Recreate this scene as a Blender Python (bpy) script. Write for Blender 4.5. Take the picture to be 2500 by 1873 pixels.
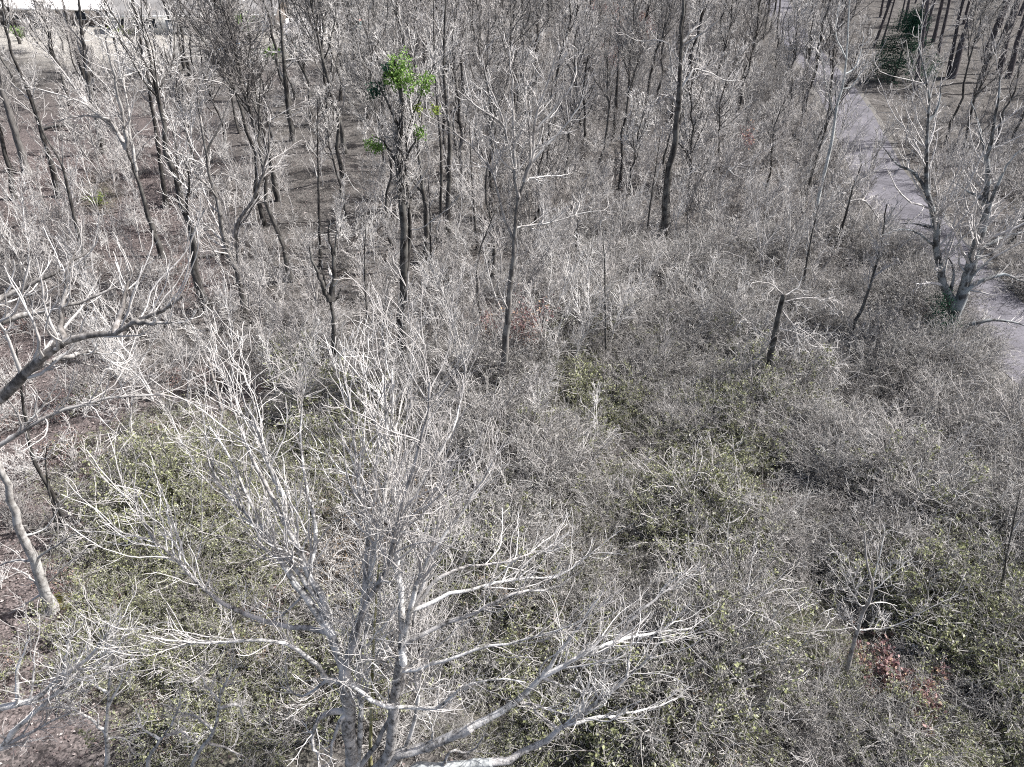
import bpy, math, random
import numpy as np

# ------------------------------------------------------------------ camera, sky, sun, exposure
for o in list(bpy.data.objects):
    bpy.data.objects.remove(o)
SC = bpy.context.scene
COL = SC.collection
H, PITCH, FPX = 20.0, math.radians(37.0), 1667.0      # drone height, downward pitch, focal length in photo pixels
cam_d = bpy.data.cameras.new("camera")
cam_d.sensor_width = 36.0
cam_d.lens = 24.0
cam_d.clip_start = 0.2
cam_d.clip_end = 3000
cam = bpy.data.objects.new("camera", cam_d)
cam.location = (0, 0, H)
cam.rotation_euler = (math.pi / 2 - PITCH, 0, 0)
COL.objects.link(cam)
SC.camera = cam

SUN_EL, SUN_AZ = math.radians(51), math.radians(9)   # azimuth measured from +X towards +Y
world = bpy.data.worlds.new("World")
SC.world = world
world.use_nodes = True
wn = world.node_tree
sky = wn.nodes.new("ShaderNodeTexSky")
sky.sky_type = 'NISHITA'
sky.sun_disc = False
sky.dust_density = 4.0
sky.ozone_density = 0.4
sky.sun_elevation = SUN_EL
sky.sun_rotation = math.pi / 2 - SUN_AZ
bg = wn.nodes["Background"]
wn.links.new(sky.outputs[0], bg.inputs[0])
bg.inputs[1].default_value = 0.085
sun_d = bpy.data.lights.new("sun", 'SUN')
sun_d.energy = 5.0
sun_d.angle = math.radians(0.5)
sun_d.color = (1.0, 0.98, 0.955)
sun = bpy.data.objects.new("sun", sun_d)
sv = np.array([math.cos(SUN_EL) * math.cos(SUN_AZ), math.cos(SUN_EL) * math.sin(SUN_AZ), math.sin(SUN_EL)])
from mathutils import Vector
sun.rotation_euler = Vector(sv).to_track_quat('Z', 'Y').to_euler()
sun.location = (60, 20, 60)
COL.objects.link(sun)
SC.view_settings.view_transform = 'Standard'
SC.view_settings.look = 'None'
SC.view_settings.exposure = 0.98
SC.view_settings.gamma = 1.0
SC.view_settings.use_white_balance = True
SC.view_settings.white_balance_temperature = 6600
SC.view_settings.use_curve_mapping = False
SC.render.engine = 'CYCLES'
SC.cycles.use_denoising = False
SC.cycles.max_bounces = 5
SC.cycles.diffuse_bounces = 3
SC.cycles.filter_width = 1.1

# ------------------------------------------------------------------ helpers: pixels of the photo <-> the ground
CT, ST = math.cos(PITCH), math.sin(PITCH)
ROAD = np.array([(27.0, -30), (26.8, 10), (26.7, 25), (26.8, 31), (27.6, 38), (28.2, 44), (29.6, 53), (33.0, 66), (37.4, 85), (40.4, 103), (46, 130), (55, 165)], float)


def road_dist(x, y):
    x = np.asarray(x, float); y = np.asarray(y, float)
    best = np.full(np.broadcast(x, y).shape, 1e9)
    for a, b in zip(ROAD[:-1], ROAD[1:]):
        d = b - a
        t = np.clip(((x - a[0]) * d[0] + (y - a[1]) * d[1]) / (d @ d), 0, 1)
        best = np.minimum(best, np.hypot(x - a[0] - t * d[0], y - a[1] - t * d[1]))
    return best


def gz(x, y):
    """height of the ground"""
    x = np.asarray(x, float); y = np.asarray(y, float)
    h = 0.22 * np.sin(x * .21 + 1.3) * np.cos(y * .17) + 0.16 * np.sin(x * .47 + y * .39) + 0.07 * np.sin(x * 1.3 - y * 1.1 + 2)
    s = np.clip((road_dist(x, y) - 2.4) / 4.0, 0, 1)
    return (h + .06) * s * s * (3 - 2 * s)


def ray(px, py):
    u, v = (px - 1250) / FPX, (936.5 - py) / FPX
    return np.array([u, CT + v * ST, -ST + v * CT])


def ground(px, py):
    d = ray(px, py)
    z = 0.0
    for _ in range(3):
        k = (z - H) / d[2]
        z = float(gz(d[0] * k, d[1] * k))
    return np.array([d[0] * k, d[1] * k, z])


def at(px, py, Y):
    d = ray(px, py)
    k = Y / d[1]
    return np.array([d[0] * k, Y, H + d[2] * k])


def proj(x, y, z=0.0):
    dz = np.asarray(z) - H
    dep = y * CT - dz * ST
    v = y * ST + dz * CT
    return 1250 + FPX * x / dep, 936.5 - FPX * v / dep


# ------------------------------------------------------------------ materials
def mat(name):
    m = bpy.data.materials.new(name)
    m.use_nodes = True
    nt = m.node_tree
    b = nt.nodes["Principled BSDF"]
    b.inputs["Roughness"].default_value = .9
    b.inputs["Specular IOR Level"].default_value = .15
    return m, nt, b


def node(nt, typ, **kw):
    n = nt.nodes.new(typ)
    for k, v in kw.items():
        setattr(n, k, v)
    return n


def ramp(nt, stops, fac):
    r = node(nt, "ShaderNodeValToRGB")
    e = r.color_ramp.elements
    while len(e) < len(stops):
        e.new(.5)
    for el, (p, c) in zip(e, stops):
        el.position = p
        el.color = (*c, 1)
    nt.links.new(fac, r.inputs[0])
    return r.outputs[0]


def mixc(nt, fac, a, b, mode='MIX'):
    n = node(nt, "ShaderNodeMix", data_type='RGBA', blend_type=mode)
    for sock, v in ((n.inputs[0], fac), (n.inputs[6], a), (n.inputs[7], b)):
        if isinstance(v, (int, float)):
            sock.default_value = v
        elif isinstance(v, tuple):
            sock.default_value = (*v, 1)
        else:
            nt.links.new(v, sock)
    return n.outputs[2]


def bark(name, dark, mid, light, zs=.12, scale=9.0, bump=.6, lich=None):
    m, nt, b = mat(name)
    tc = node(nt, "ShaderNodeTexCoord")
    mp = node(nt, "ShaderNodeMapping")
    mp.inputs["Scale"].default_value = (1, 1, zs)
    nt.links.new(tc.outputs["Object"], mp.inputs[0])
    n1 = node(nt, "ShaderNodeTexNoise")
    n1.inputs["Scale"].default_value = scale
    n1.inputs["Detail"].default_value = 6
    n1.inputs["Roughness"].default_value = .7
    nt.links.new(mp.outputs[0], n1.inputs["Vector"])
    c = ramp(nt, [(.36, dark), (.5, mid), (.66, light)], n1.outputs[0])
    if lich:
        n2 = node(nt, "ShaderNodeTexNoise")
        n2.inputs["Scale"].default_value = 2.2
        n2.inputs["Detail"].default_value = 5
        nt.links.new(tc.outputs["Object"], n2.inputs["Vector"])
        f = ramp(nt, [(.47, (0, 0, 0)), (.58, (1, 1, 1))], n2.outputs[0])
        c = mixc(nt, f, c, lich)
    oi = node(nt, "ShaderNodeObjectInfo")
    v = ramp(nt, [(0, (.72, .70, .70)), (1, (1.2, 1.2, 1.2))], oi.outputs["Random"])
    c = mixc(nt, 1.0, c, v, 'MULTIPLY')
    nt.links.new(c, b.inputs["Base Color"])
    bp = node(nt, "ShaderNodeBump")
    bp.inputs["Strength"].default_value = bump
    bp.inputs["Distance"].default_value = .04
    nt.links.new(n1.outputs[0], bp.inputs["Height"])
    nt.links.new(bp.outputs[0], b.inputs["Normal"])
    return m


M_TRUNK = bark("dark_furrowed_bark", (.022, .021, .02), (.055, .052, .05), (.13, .125, .12), lich=(.12, .118, .112))
M_LIMB = bark("grey_limb_bark", (.13, .125, .12), (.34, .33, .32), (.56, .55, .54), zs=.5, scale=7, bump=.3, lich=(.50, .50, .49))
M_TWIG = bark("pale_twig_bark", (.36, .35, .345), (.52, .51, .50), (.68, .67, .66), zs=1, scale=3, bump=0)
M_TWIG_MID = bark("grey_twig_bark", (.27, .263, .257), (.41, .40, .392), (.55, .54, .53), zs=1, scale=3, bump=0)
M_TWIG_DARK = bark("dull_twig_bark", (.16, .155, .15), (.28, .272, .265), (.42, .41, .40), zs=1, scale=3, bump=0)
M_BRUSH = bark("weathered_cane_bark", (.15, .146, .14), (.27, .264, .254), (.42, .41, .397), zs=1, scale=3, bump=0)
M_PALE = bark("pale_limb_bark", (.05, .048, .046), (.36, .355, .345), (.66, .655, .645), zs=.6, scale=11, bump=.8, lich=(.66, .655, .645))
M_PINE = bark("pine_bark", (.045, .04, .042), (.10, .09, .095), (.19, .175, .18), zs=.25, scale=8)
M_LICHEN = bark("lichen_bark", (.22, .235, .235), (.40, .42, .42), (.55, .58, .58), zs=.5, scale=6, bump=.3)
M_MOSSY = bark("mossy_bark", (.10, .10, .04), (.28, .27, .12), (.45, .45, .36), zs=.4, scale=5, bump=.3)
M_DEAD = bark("weathered_log", (.16, .15, .14), (.38, .36, .34), (.58, .56, .53), zs=.5, scale=8)


def leafmat(name, stops, trans=.25):
    m, nt, b = mat(name)
    g = node(nt, "ShaderNodeNewGeometry")
    c = ramp(nt, stops, g.outputs["Random Per Island"])
    nt.links.new(c, b.inputs["Base Color"])
    b.inputs["Roughness"].default_value = .65
    t = node(nt, "ShaderNodeBsdfTranslucent")
    nt.links.new(c, t.inputs[0])
    mx = node(nt, "ShaderNodeMixShader")
    mx.inputs[0].default_value = trans
    nt.links.new(b.outputs[0], mx.inputs[1])
    nt.links.new(t.outputs[0], mx.inputs[2])
    nt.links.new(mx.outputs[0], nt.nodes["Material Output"].inputs[0])
    return m


M_LITTER = leafmat("dead_leaf", [(0, (.035, .026, .025)), (.35, (.12, .092, .09)), (.7, (.21, .17, .165)), (1, (.42, .38, .365))], .1)
M_RUSSET = leafmat("russet_leaf", [(0, (.07, .035, .04)), (.4, (.24, .14, .145)), (.75, (.40, .28, .27)), (1, (.50, .36, .22))])
M_OLIVE = leafmat("olive_leaf", [(0, (.07, .075, .045)), (.4, (.20, .215, .11)), (.75, (.33, .35, .20)), (1, (.46, .465, .37))])
M_GREY_LEAF = leafmat("grey_leaf", [(0, (.09, .09, .085)), (.5, (.22, .218, .20)), (1, (.46, .455, .43))])
M_GREEN = leafmat("bright_green_leaf", [(0, (.05, .11, .02)), (.5, (.15, .27, .06)), (1, (.30, .43, .15))])
M_YGREEN = leafmat("yellow_green_leaf", [(0, (.08, .12, .02)), (.5, (.20, .27, .05)), (1, (.36, .42, .13))])
M_EVERGREEN = leafmat("dark_evergreen_leaf", [(0, (.008, .03, .018)), (.5, (.02, .065, .04)), (1, (.05, .12, .075))])
M_NEEDLE = leafmat("pine_needle", [(0, (.02, .05, .015)), (1, (.07, .12, .04))])
M_TAN = leafmat("tan_dead_frond", [(0, (.06, .045, .03)), (.4, (.20, .15, .105)), (.75, (.32, .25, .18)), (1, (.45, .38, .29))])
M_PALE_LEAF = leafmat("pale_dry_leaf", [(0, (.25, .25, .26)), (.5, (.48, .48, .5)), (1, (.7, .7, .72))])


def plain(name, col, rough=.8, noise=0.25, scale=6.0, metal=0.0):
    m, nt, b = mat(name)
    n = node(nt, "ShaderNodeTexNoise")
    n.inputs["Scale"].default_value = scale
    n.inputs["Detail"].default_value = 5
    lo = tuple(c * (1 - noise) for c in col)
    hi = tuple(min(1, c * (1 + noise)) for c in col)
    nt.links.new(ramp(nt, [(.3, lo), (.7, hi)], n.outputs[0]), b.inputs["Base Color"])
    b.inputs["Roughness"].default_value = rough
    b.inputs["Metallic"].default_value = metal
    return m


# ------------------------------------------------------------------ mesh builders
class Geo:
    def __init__(s):
        s.V, s.Q, s.T, s.n = [], [], [], 0

    def add(s, V, Q=None, T=None):
        V = np.asarray(V, float).reshape(-1, 3)
        if Q is not None and len(Q):
            s.Q.append(np.asarray(Q, np.int64).reshape(-1, 4) + s.n)
        if T is not None and len(T):
            s.T.append(np.asarray(T, np.int64).reshape(-1, 3) + s.n)
        s.V.append(V)
        s.n += len(V)

    def tubes(s, P, R, sides, bump=0.0, rng=None):
        P = np.asarray(P, float); R = np.asarray(R, float)
        if P.ndim == 2:
            P, R = P[None], R[None]
        N, K, _ = P.shape
        if N == 0:
            return
        T = np.empty_like(P)
        T[:, 1:-1] = P[:, 2:] - P[:, :-2]
        T[:, 0] = P[:, 1] - P[:, 0]
        T[:, -1] = P[:, -1] - P[:, -2]
        T /= np.linalg.norm(T, axis=2, keepdims=True) + 1e-9
        mean = P[:, -1] - P[:, 0]
        ref = np.zeros((N, 3))
        ref[np.arange(N), np.argmin(np.abs(mean), axis=1)] = 1
        A = np.cross(T, ref[:, None, :])
        A /= np.linalg.norm(A, axis=2, keepdims=True) + 1e-9
        B = np.cross(T, A)
        ang = np.arange(sides) * 2 * math.pi / sides
        rr = np.repeat(R[:, :, None], sides, 2)
        if bump and rng is not None:
            rr = rr * (1 + bump * rng.uniform(-1, 1, rr.shape))
        V = P[:, :, None, :] + rr[..., None] * (np.cos(ang)[None, None, :, None] * A[:, :, None, :] + np.sin(ang)[None, None, :, None] * B[:, :, None, :])
        i = np.arange(sides)
        base = (np.arange(N)[:, None, None] * K + np.arange(K - 1)[None, :, None]) * sides
        j = (i + 1) % sides
        Q = np.stack([base + i, base + j, base + sides + j, base + sides + i], -1)
        s.add(V, Q)

    def cap(s, P, R):
        """close the far end of a single tube with a short cone"""
        d = P[-1] - P[-2]
        d /= np.linalg.norm(d) + 1e-9
        s.tubes(np.array([P[-1] - d * .02, P[-1] + d * R[-1] * .8, P[-1] + d * R[-1] * 1.2]), np.array([R[-1] * 1.02, R[-1] * .75, .002]), 7)

    def leaves(s, C, size, rng, flat=0.0, aspect=.6):
        """diamond leaves at the points C"""
        C = np.asarray(C, float)
        n = len(C)
        if n == 0:
            return
        a = rng.normal(size=(n, 3)); a[:, 2] *= (1 - flat)
        a /= np.linalg.norm(a, axis=1, keepdims=True)
        b = rng.normal(size=(n, 3)); b[:, 2] *= (1 - flat)
        b -= (b * a).sum(1, keepdims=True) * a
        b /= np.linalg.norm(b, axis=1, keepdims=True) + 1e-9
        sz = (size * rng.uniform(.6, 1.4, n))[:, None]
        V = np.stack([C - a * sz * .5, C + b * sz * aspect * .5, C + a * sz * .5, C - b * sz * aspect * .5], 1)
        V[:, 1, 2] += .12 * sz[:, 0]; V[:, 3, 2] += .12 * sz[:, 0]
        s.add(V, np.arange(4 * n).reshape(n, 4))

    def box(s, x0, x1, y0, y1, z0, z1):
        V = [(x, y, z) for z in (z0, z1) for y in (y0, y1) for x in (x0, x1)]
        s.add(V, [(0, 2, 3, 1), (4, 5, 7, 6), (0, 1, 5, 4), (2, 6, 7, 3), (0, 4, 6, 2), (1, 3, 7, 5)])

    def mesh(s, name, material, smooth=True):
        V = np.concatenate(s.V) if s.V else np.zeros((0, 3))
        Q = np.concatenate(s.Q) if s.Q else np.zeros((0, 4), np.int64)
        T = np.concatenate(s.T) if s.T else np.zeros((0, 3), np.int64)
        me = bpy.data.meshes.new(name)
        me.vertices.add(len(V))
        me.vertices.foreach_set("co", V.astype(np.float32).ravel())
        L = np.concatenate([Q.ravel(), T.ravel()]).astype(np.int32)
        me.loops.add(len(L))
        me.loops.foreach_set("vertex_index", L)
        st = np.concatenate([np.arange(len(Q)) * 4, len(Q) * 4 + np.arange(len(T)) * 3]).astype(np.int32)
        me.polygons.add(len(Q) + len(T))
        me.polygons.foreach_set("loop_start", st)
        me.update(calc_edges=True)
        if smooth:
            me.polygons.foreach_set("use_smooth", np.ones(len(me.polygons), bool))
        me.materials.append(material)
        return me


def link(name, data, parent=None, loc=None):
    o = bpy.data.objects.new(name, data)
    COL.objects.link(o)
    if parent is not None:
        o.parent = parent
    if loc is not None:
        o.location = loc
    return o


def tag(o, label=None, cat=None, group=None, kind=None):
    for k, v in (("label", label), ("category", cat), ("group", group), ("kind", kind)):
        if v:
            o[k] = v
    return o


def root(name, loc, label, cat, group=None, rz=0.0):
    o = link(name, None, None, tuple(loc))
    o.rotation_euler = (0, 0, rz)
    o.empty_display_size = .3
    return tag(o, label, cat, group)


def resample(P, K):
    """Catmull-Rom through the points, K samples at even arc length"""
    P = np.asarray(P, float)
    if len(P) == 2:
        t = np.linspace(0, 1, K)[:, None]
        return P[0] * (1 - t) + P[1] * t
    Q = np.vstack([2 * P[0] - P[1], P, 2 * P[-1] - P[-2]])
    out = []
    for i in range(1, len(Q) - 2):
        p0, p1, p2, p3 = Q[i - 1:i + 3]
        t = np.linspace(0, 1, 8, endpoint=False)[:, None]
        out.append(.5 * (2 * p1 + (p2 - p0) * t + (2 * p0 - 5 * p1 + 4 * p2 - p3) * t ** 2 + (3 * p1 - p0 - 3 * p2 + p3) * t ** 3))
    out = np.vstack(out + [P[-1:]])
    d = np.r_[0, np.cumsum(np.linalg.norm(np.diff(out, axis=0), axis=1))]
    s = np.linspace(0, d[-1], K)
    return np.stack([np.interp(s, d, out[:, k]) for k in range(3)], 1)


def plen(P):
    return np.linalg.norm(np.diff(P, axis=1), axis=2).sum(1)


def kids(rng, P, R, M, t0=.2, L=(.25, .5), ang=(25, 55), K=5, up=.1, jit=.2, rf=.6, rmin=.01, Lmin=.2, tip=.5):
    """M side branches spread over the parent branches P by length"""
    N, K0, _ = P.shape
    M = int(M)
    if N == 0 or M <= 0:
        return np.zeros((0, K, 3)), np.zeros((0, K))
    ln = plen(P)
    idx = rng.choice(N, M, p=ln / ln.sum())
    t = t0 + (1 - t0) * rng.random(M)
    f = t * (K0 - 1)
    i = np.minimum(f.astype(int), K0 - 2)
    w = (f - i)[:, None]
    p = P[idx, i] * (1 - w) + P[idx, i + 1] * w
    T = P[idx, i + 1] - P[idx, i]
    T /= np.linalg.norm(T, axis=1, keepdims=True) + 1e-9
    r0 = np.maximum((R[idx, i] * (1 - w[:, 0]) + R[idx, i + 1] * w[:, 0]) * rf * rng.uniform(.7, 1.1, M), rmin)
    ll = np.maximum(ln[idx] * rng.uniform(*L, M) * (1 - tip * t), Lmin)
    v = rng.normal(size=(M, 3))
    v -= (v * T).sum(1, keepdims=True) * T
    v /= np.linalg.norm(v, axis=1, keepdims=True) + 1e-9
    a = np.radians(rng.uniform(*ang, M))[:, None]
    d = np.cos(a) * T + np.sin(a) * v
    out = np.empty((M, K, 3))
    out[:, 0] = p
    h = (ll / (K - 1))[:, None]
    for k in range(1, K):
        d = d + jit * rng.normal(size=(M, 3))
        d[:, 2] += up
        d /= np.linalg.norm(d, axis=1, keepdims=True)
        out[:, k] = out[:, k - 1] + d * h
    s = np.linspace(0, 1, K)[None]
    return out, r0[:, None] * (1 - s) + np.minimum(rmin, r0)[:, None] * s


def taper(r0, r1, K, flare=1.0, p=1.0):
    s = np.linspace(0, 1, K)
    r = r0 * (1 - s ** p) + r1 * s ** p
    r[0] *= flare
    if K > 8:
        r[1] *= 1 + (flare - 1) * .3
    return r


# ------------------------------------------------------------------ the setting: ground, road
def blob(px, py, L):
    """sum of soft ellipses given in photo pixels, used only to decide where on the ground a plant or litter type grows"""
    out = 0.0
    for cx, cy, rx, ry, w in L:
        out = out + w * np.exp(-(((px - cx) / rx) ** 2 + ((py - cy) / ry) ** 2) * 1.2)
    return np.clip(out, 0, 1)


PINK = [(60, 420, 260, 160, 1), (330, 330, 260, 120, .8), (330, 540, 200, 160, .9), (60, 920, 200, 170, 1), (250, 1120, 240, 130, .9), (60, 1300, 260, 300, 1), (120, 1700, 260, 300, .9),
        (470, 690, 110, 70, .9), (1250, 850, 130, 130, 1), (540, 950, 160, 140, .5), (1650, 1250, 220, 70, .5), (2180, 1650, 160, 140, .9), (2450, 1620, 90, 160, .8),
        (700, 180, 120, 60, .5), (1500, 60, 120, 60, .4), (650, 1650, 250, 220, .5), (1350, 1600, 150, 140, .5)]
GREEN = [(480, 1170, 180, 120, .9), (420, 1450, 220, 240, 1), (800, 1150, 200, 150, .5), (600, 1750, 260, 200, .6), (1230, 1480, 220, 140, .8), (1420, 960, 120, 110, .9), (1760, 1120, 140, 160, .7),
         (1650, 1250, 260, 120, .6), (1950, 1600, 220, 260, .6), (2400, 1550, 160, 140, .8), (2420, 1800, 200, 120, .8), (1500, 1800, 260, 120, .6), (240, 470, 60, 60, .6), (1300, 1800, 200, 120, .5), (2250, 1450, 180, 160, .5)]
PALE = [(300, 100, 260, 62, 1.3), (60, 60, 200, 60, 1), (740, 100, 110, 50, .8), (520, 60, 200, 60, .6), (2440, 1570, 60, 90, .8), (2420, 60, 260, 110, .12)]

gx = np.r_[-700, -500, -350, -250, -190, -150, -125, np.arange(-110, 110.1, .9), 125, 150, 190, 250, 350, 500, 700]
gy = np.r_[-250, -120, -60, -30, -15, -6, np.arange(0, 172, .9), 180, 200, 230, 280, 360, 480, 700, 1000]
X, Y = np.meshgrid(gx, gy)
Z = gz(X, Y)
g = Geo()
nx, ny = len(gx), len(gy)
ii = (np.arange(ny - 1)[:, None] * nx + np.arange(nx - 1)[None]).ravel()
g.add(np.stack([X, Y, Z], -1), np.stack([ii, ii + 1, ii + nx + 1, ii + nx], -1))

m_ground, nt, b = mat("leaf_litter_ground")
tc = node(nt, "ShaderNodeTexCoord")
at_n = node(nt, "ShaderNodeAttribute", attribute_name="litter")
sep = node(nt, "ShaderNodeSeparateColor")
nt.links.new(at_n.outputs["Color"], sep.inputs[0])
vor = node(nt, "ShaderNodeTexVoronoi")
vor.inputs["Scale"].default_value = 17
nt.links.new(tc.outputs["Object"], vor.inputs["Vector"])
vs = node(nt, "ShaderNodeSeparateColor")
nt.links.new(vor.outputs["Color"], vs.inputs[0])
nz = node(nt, "ShaderNodeTexNoise")
nz.inputs["Scale"].default_value = .8
nz.inputs["Detail"].default_value = 8
nz.inputs["Roughness"].default_value = .75
nt.links.new(tc.outputs["Object"], nz.inputs["Vector"])
base = ramp(nt, [(.3, (.045, .042, .04)), (.5, (.085, .08, .076)), (.7, (.15, .142, .136))], nz.outputs[0])


def edge(sock):
    n = node(nt, "ShaderNodeMath", operation='MULTIPLY_ADD')
    n.inputs[1].default_value = 1.5
    nt.links.new(sock, n.inputs[0])
    s = node(nt, "ShaderNodeMath", operation='SUBTRACT')
    nt.links.new(nz.outputs[0], s.inputs[0]); s.inputs[1].default_value = .72
    nt.links.new(s.outputs[0], n.inputs[2])
    n.use_clamp = True
    return n.outputs[0]


c = mixc(nt, edge(sep.outputs[0]), base, (.105, .09, .088))
c = mixc(nt, edge(sep.outputs[1]), c, (.10, .10, .065))
c = mixc(nt, edge(sep.outputs[2]), c, (.30, .29, .27))
lv = ramp(nt, [(0, (.35, .35, .36)), (.55, (1, 1, 1)), (1, (1.75, 1.72, 1.7))], vs.outputs[0])
c = mixc(nt, 1.0, c, lv, 'MULTIPLY')
nt.links.new(c, b.inputs["Base Color"])
bp = node(nt, "ShaderNodeBump")
bp.inputs["Strength"].default_value = .8
bp.inputs["Distance"].default_value = .06
nt.links.new(vs.outputs[1], bp.inputs["Height"])
nt.links.new(bp.outputs[0], b.inputs["Normal"])
me = g.mesh("forest_floor", m_ground)
PX, PY = proj(X, np.maximum(Y, 4), 0)
rgb = np.stack([blob(PX, PY, PINK), blob(PX, PY, GREEN), blob(PX, PY, PALE), np.ones_like(PX)], -1).reshape(-1, 4)
rgb[(Y < 4).ravel(), :3] = 0
ca = me.color_attributes.new("litter", 'FLOAT_COLOR', 'POINT')
ca.data.foreach_set("color", rgb.astype(np.float32).ravel())
tag(link("ground", me), kind="structure")


def ribbon(w0, w1, z, K=90):
    P = resample(np.c_[ROAD, np.zeros(len(ROAD))], K)
    T = np.gradient(P, axis=0)
    T /= np.linalg.norm(T, axis=1, keepdims=True)
    Nn = np.stack([T[:, 1], -T[:, 0], np.zeros(K)], 1)
    rows = 5
    V = np.stack([P + Nn * (w0 + (w1 - w0) * k / (rows - 1)) for k in range(rows)], 1)
    rr = np.random.default_rng(5)
    V[:, 0] += Nn * rr.uniform(-.12, .12, K)[:, None]
    V[:, -1] += Nn * rr.uniform(-.12, .12, K)[:, None]
    V[:, :, 2] = z
    V[:, 2, 2] += .012
    i = (np.arange(K - 1)[:, None] * rows + np.arange(rows - 1)[None]).ravel()
    q = Geo()
    q.add(V, np.stack([i, i + 1, i + rows + 1, i + rows], -1))
    return q


def asphalt(name, lo, hi, crack=True):
    m, nt, b = mat(name)
    tc = node(nt, "ShaderNodeTexCoord")
    n1 = node(nt, "ShaderNodeTexNoise")
    n1.inputs["Scale"].default_value = .5; n1.inputs["Detail"].default_value = 7
    nt.links.new(tc.outputs["Object"], n1.inputs["Vector"])
    n2 = node(nt, "ShaderNodeTexVoronoi")
    n2.inputs["Scale"].default_value = 30
    nt.links.new(tc.outputs["Object"], n2.inputs["Vector"])
    c = ramp(nt, [(.3, lo), (.7, hi)], n1.outputs[0])
    s = node(nt, "ShaderNodeSeparateColor")
    nt.links.new(n2.outputs["Color"], s.inputs[0])
    c = mixc(nt, 1.0, c, ramp(nt, [(0, (.7, .7, .7)), (1, (1.3, 1.3, 1.3))], s.outputs[0]), 'MULTIPLY')
    if crack:
        n3 = node(nt, "ShaderNodeTexVoronoi", feature='DISTANCE_TO_EDGE')
        n3.inputs["Scale"].default_value = .45
        nt.links.new(tc.outputs["Object"], n3.inputs["Vector"])
        c = mixc(nt, ramp(nt, [(.0, (.75, .75, .75)), (.012, (0, 0, 0))], n3.outputs[0]), c, (.06, .058, .06))
    nt.links.new(c, b.inputs["Base Color"])
    return m


tag(link("road_shoulder", ribbon(-2.85, 2.8, .012).mesh("road_shoulder", asphalt("sandy_gravel", (.09, .086, .08), (.16, .153, .145), False))), kind="structure")
tag(link("road", ribbon(-2.2, 2.25, .04).mesh("road", asphalt("weathered_asphalt", (.085, .083, .095), (.15, .146, .165)))), kind="structure")

# ------------------------------------------------------------------ hero trees traced from the photo
LANDMARKS = []      # (short phrase, base px, base py)
HEROES = []         # world base points
TRI = 0


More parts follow.
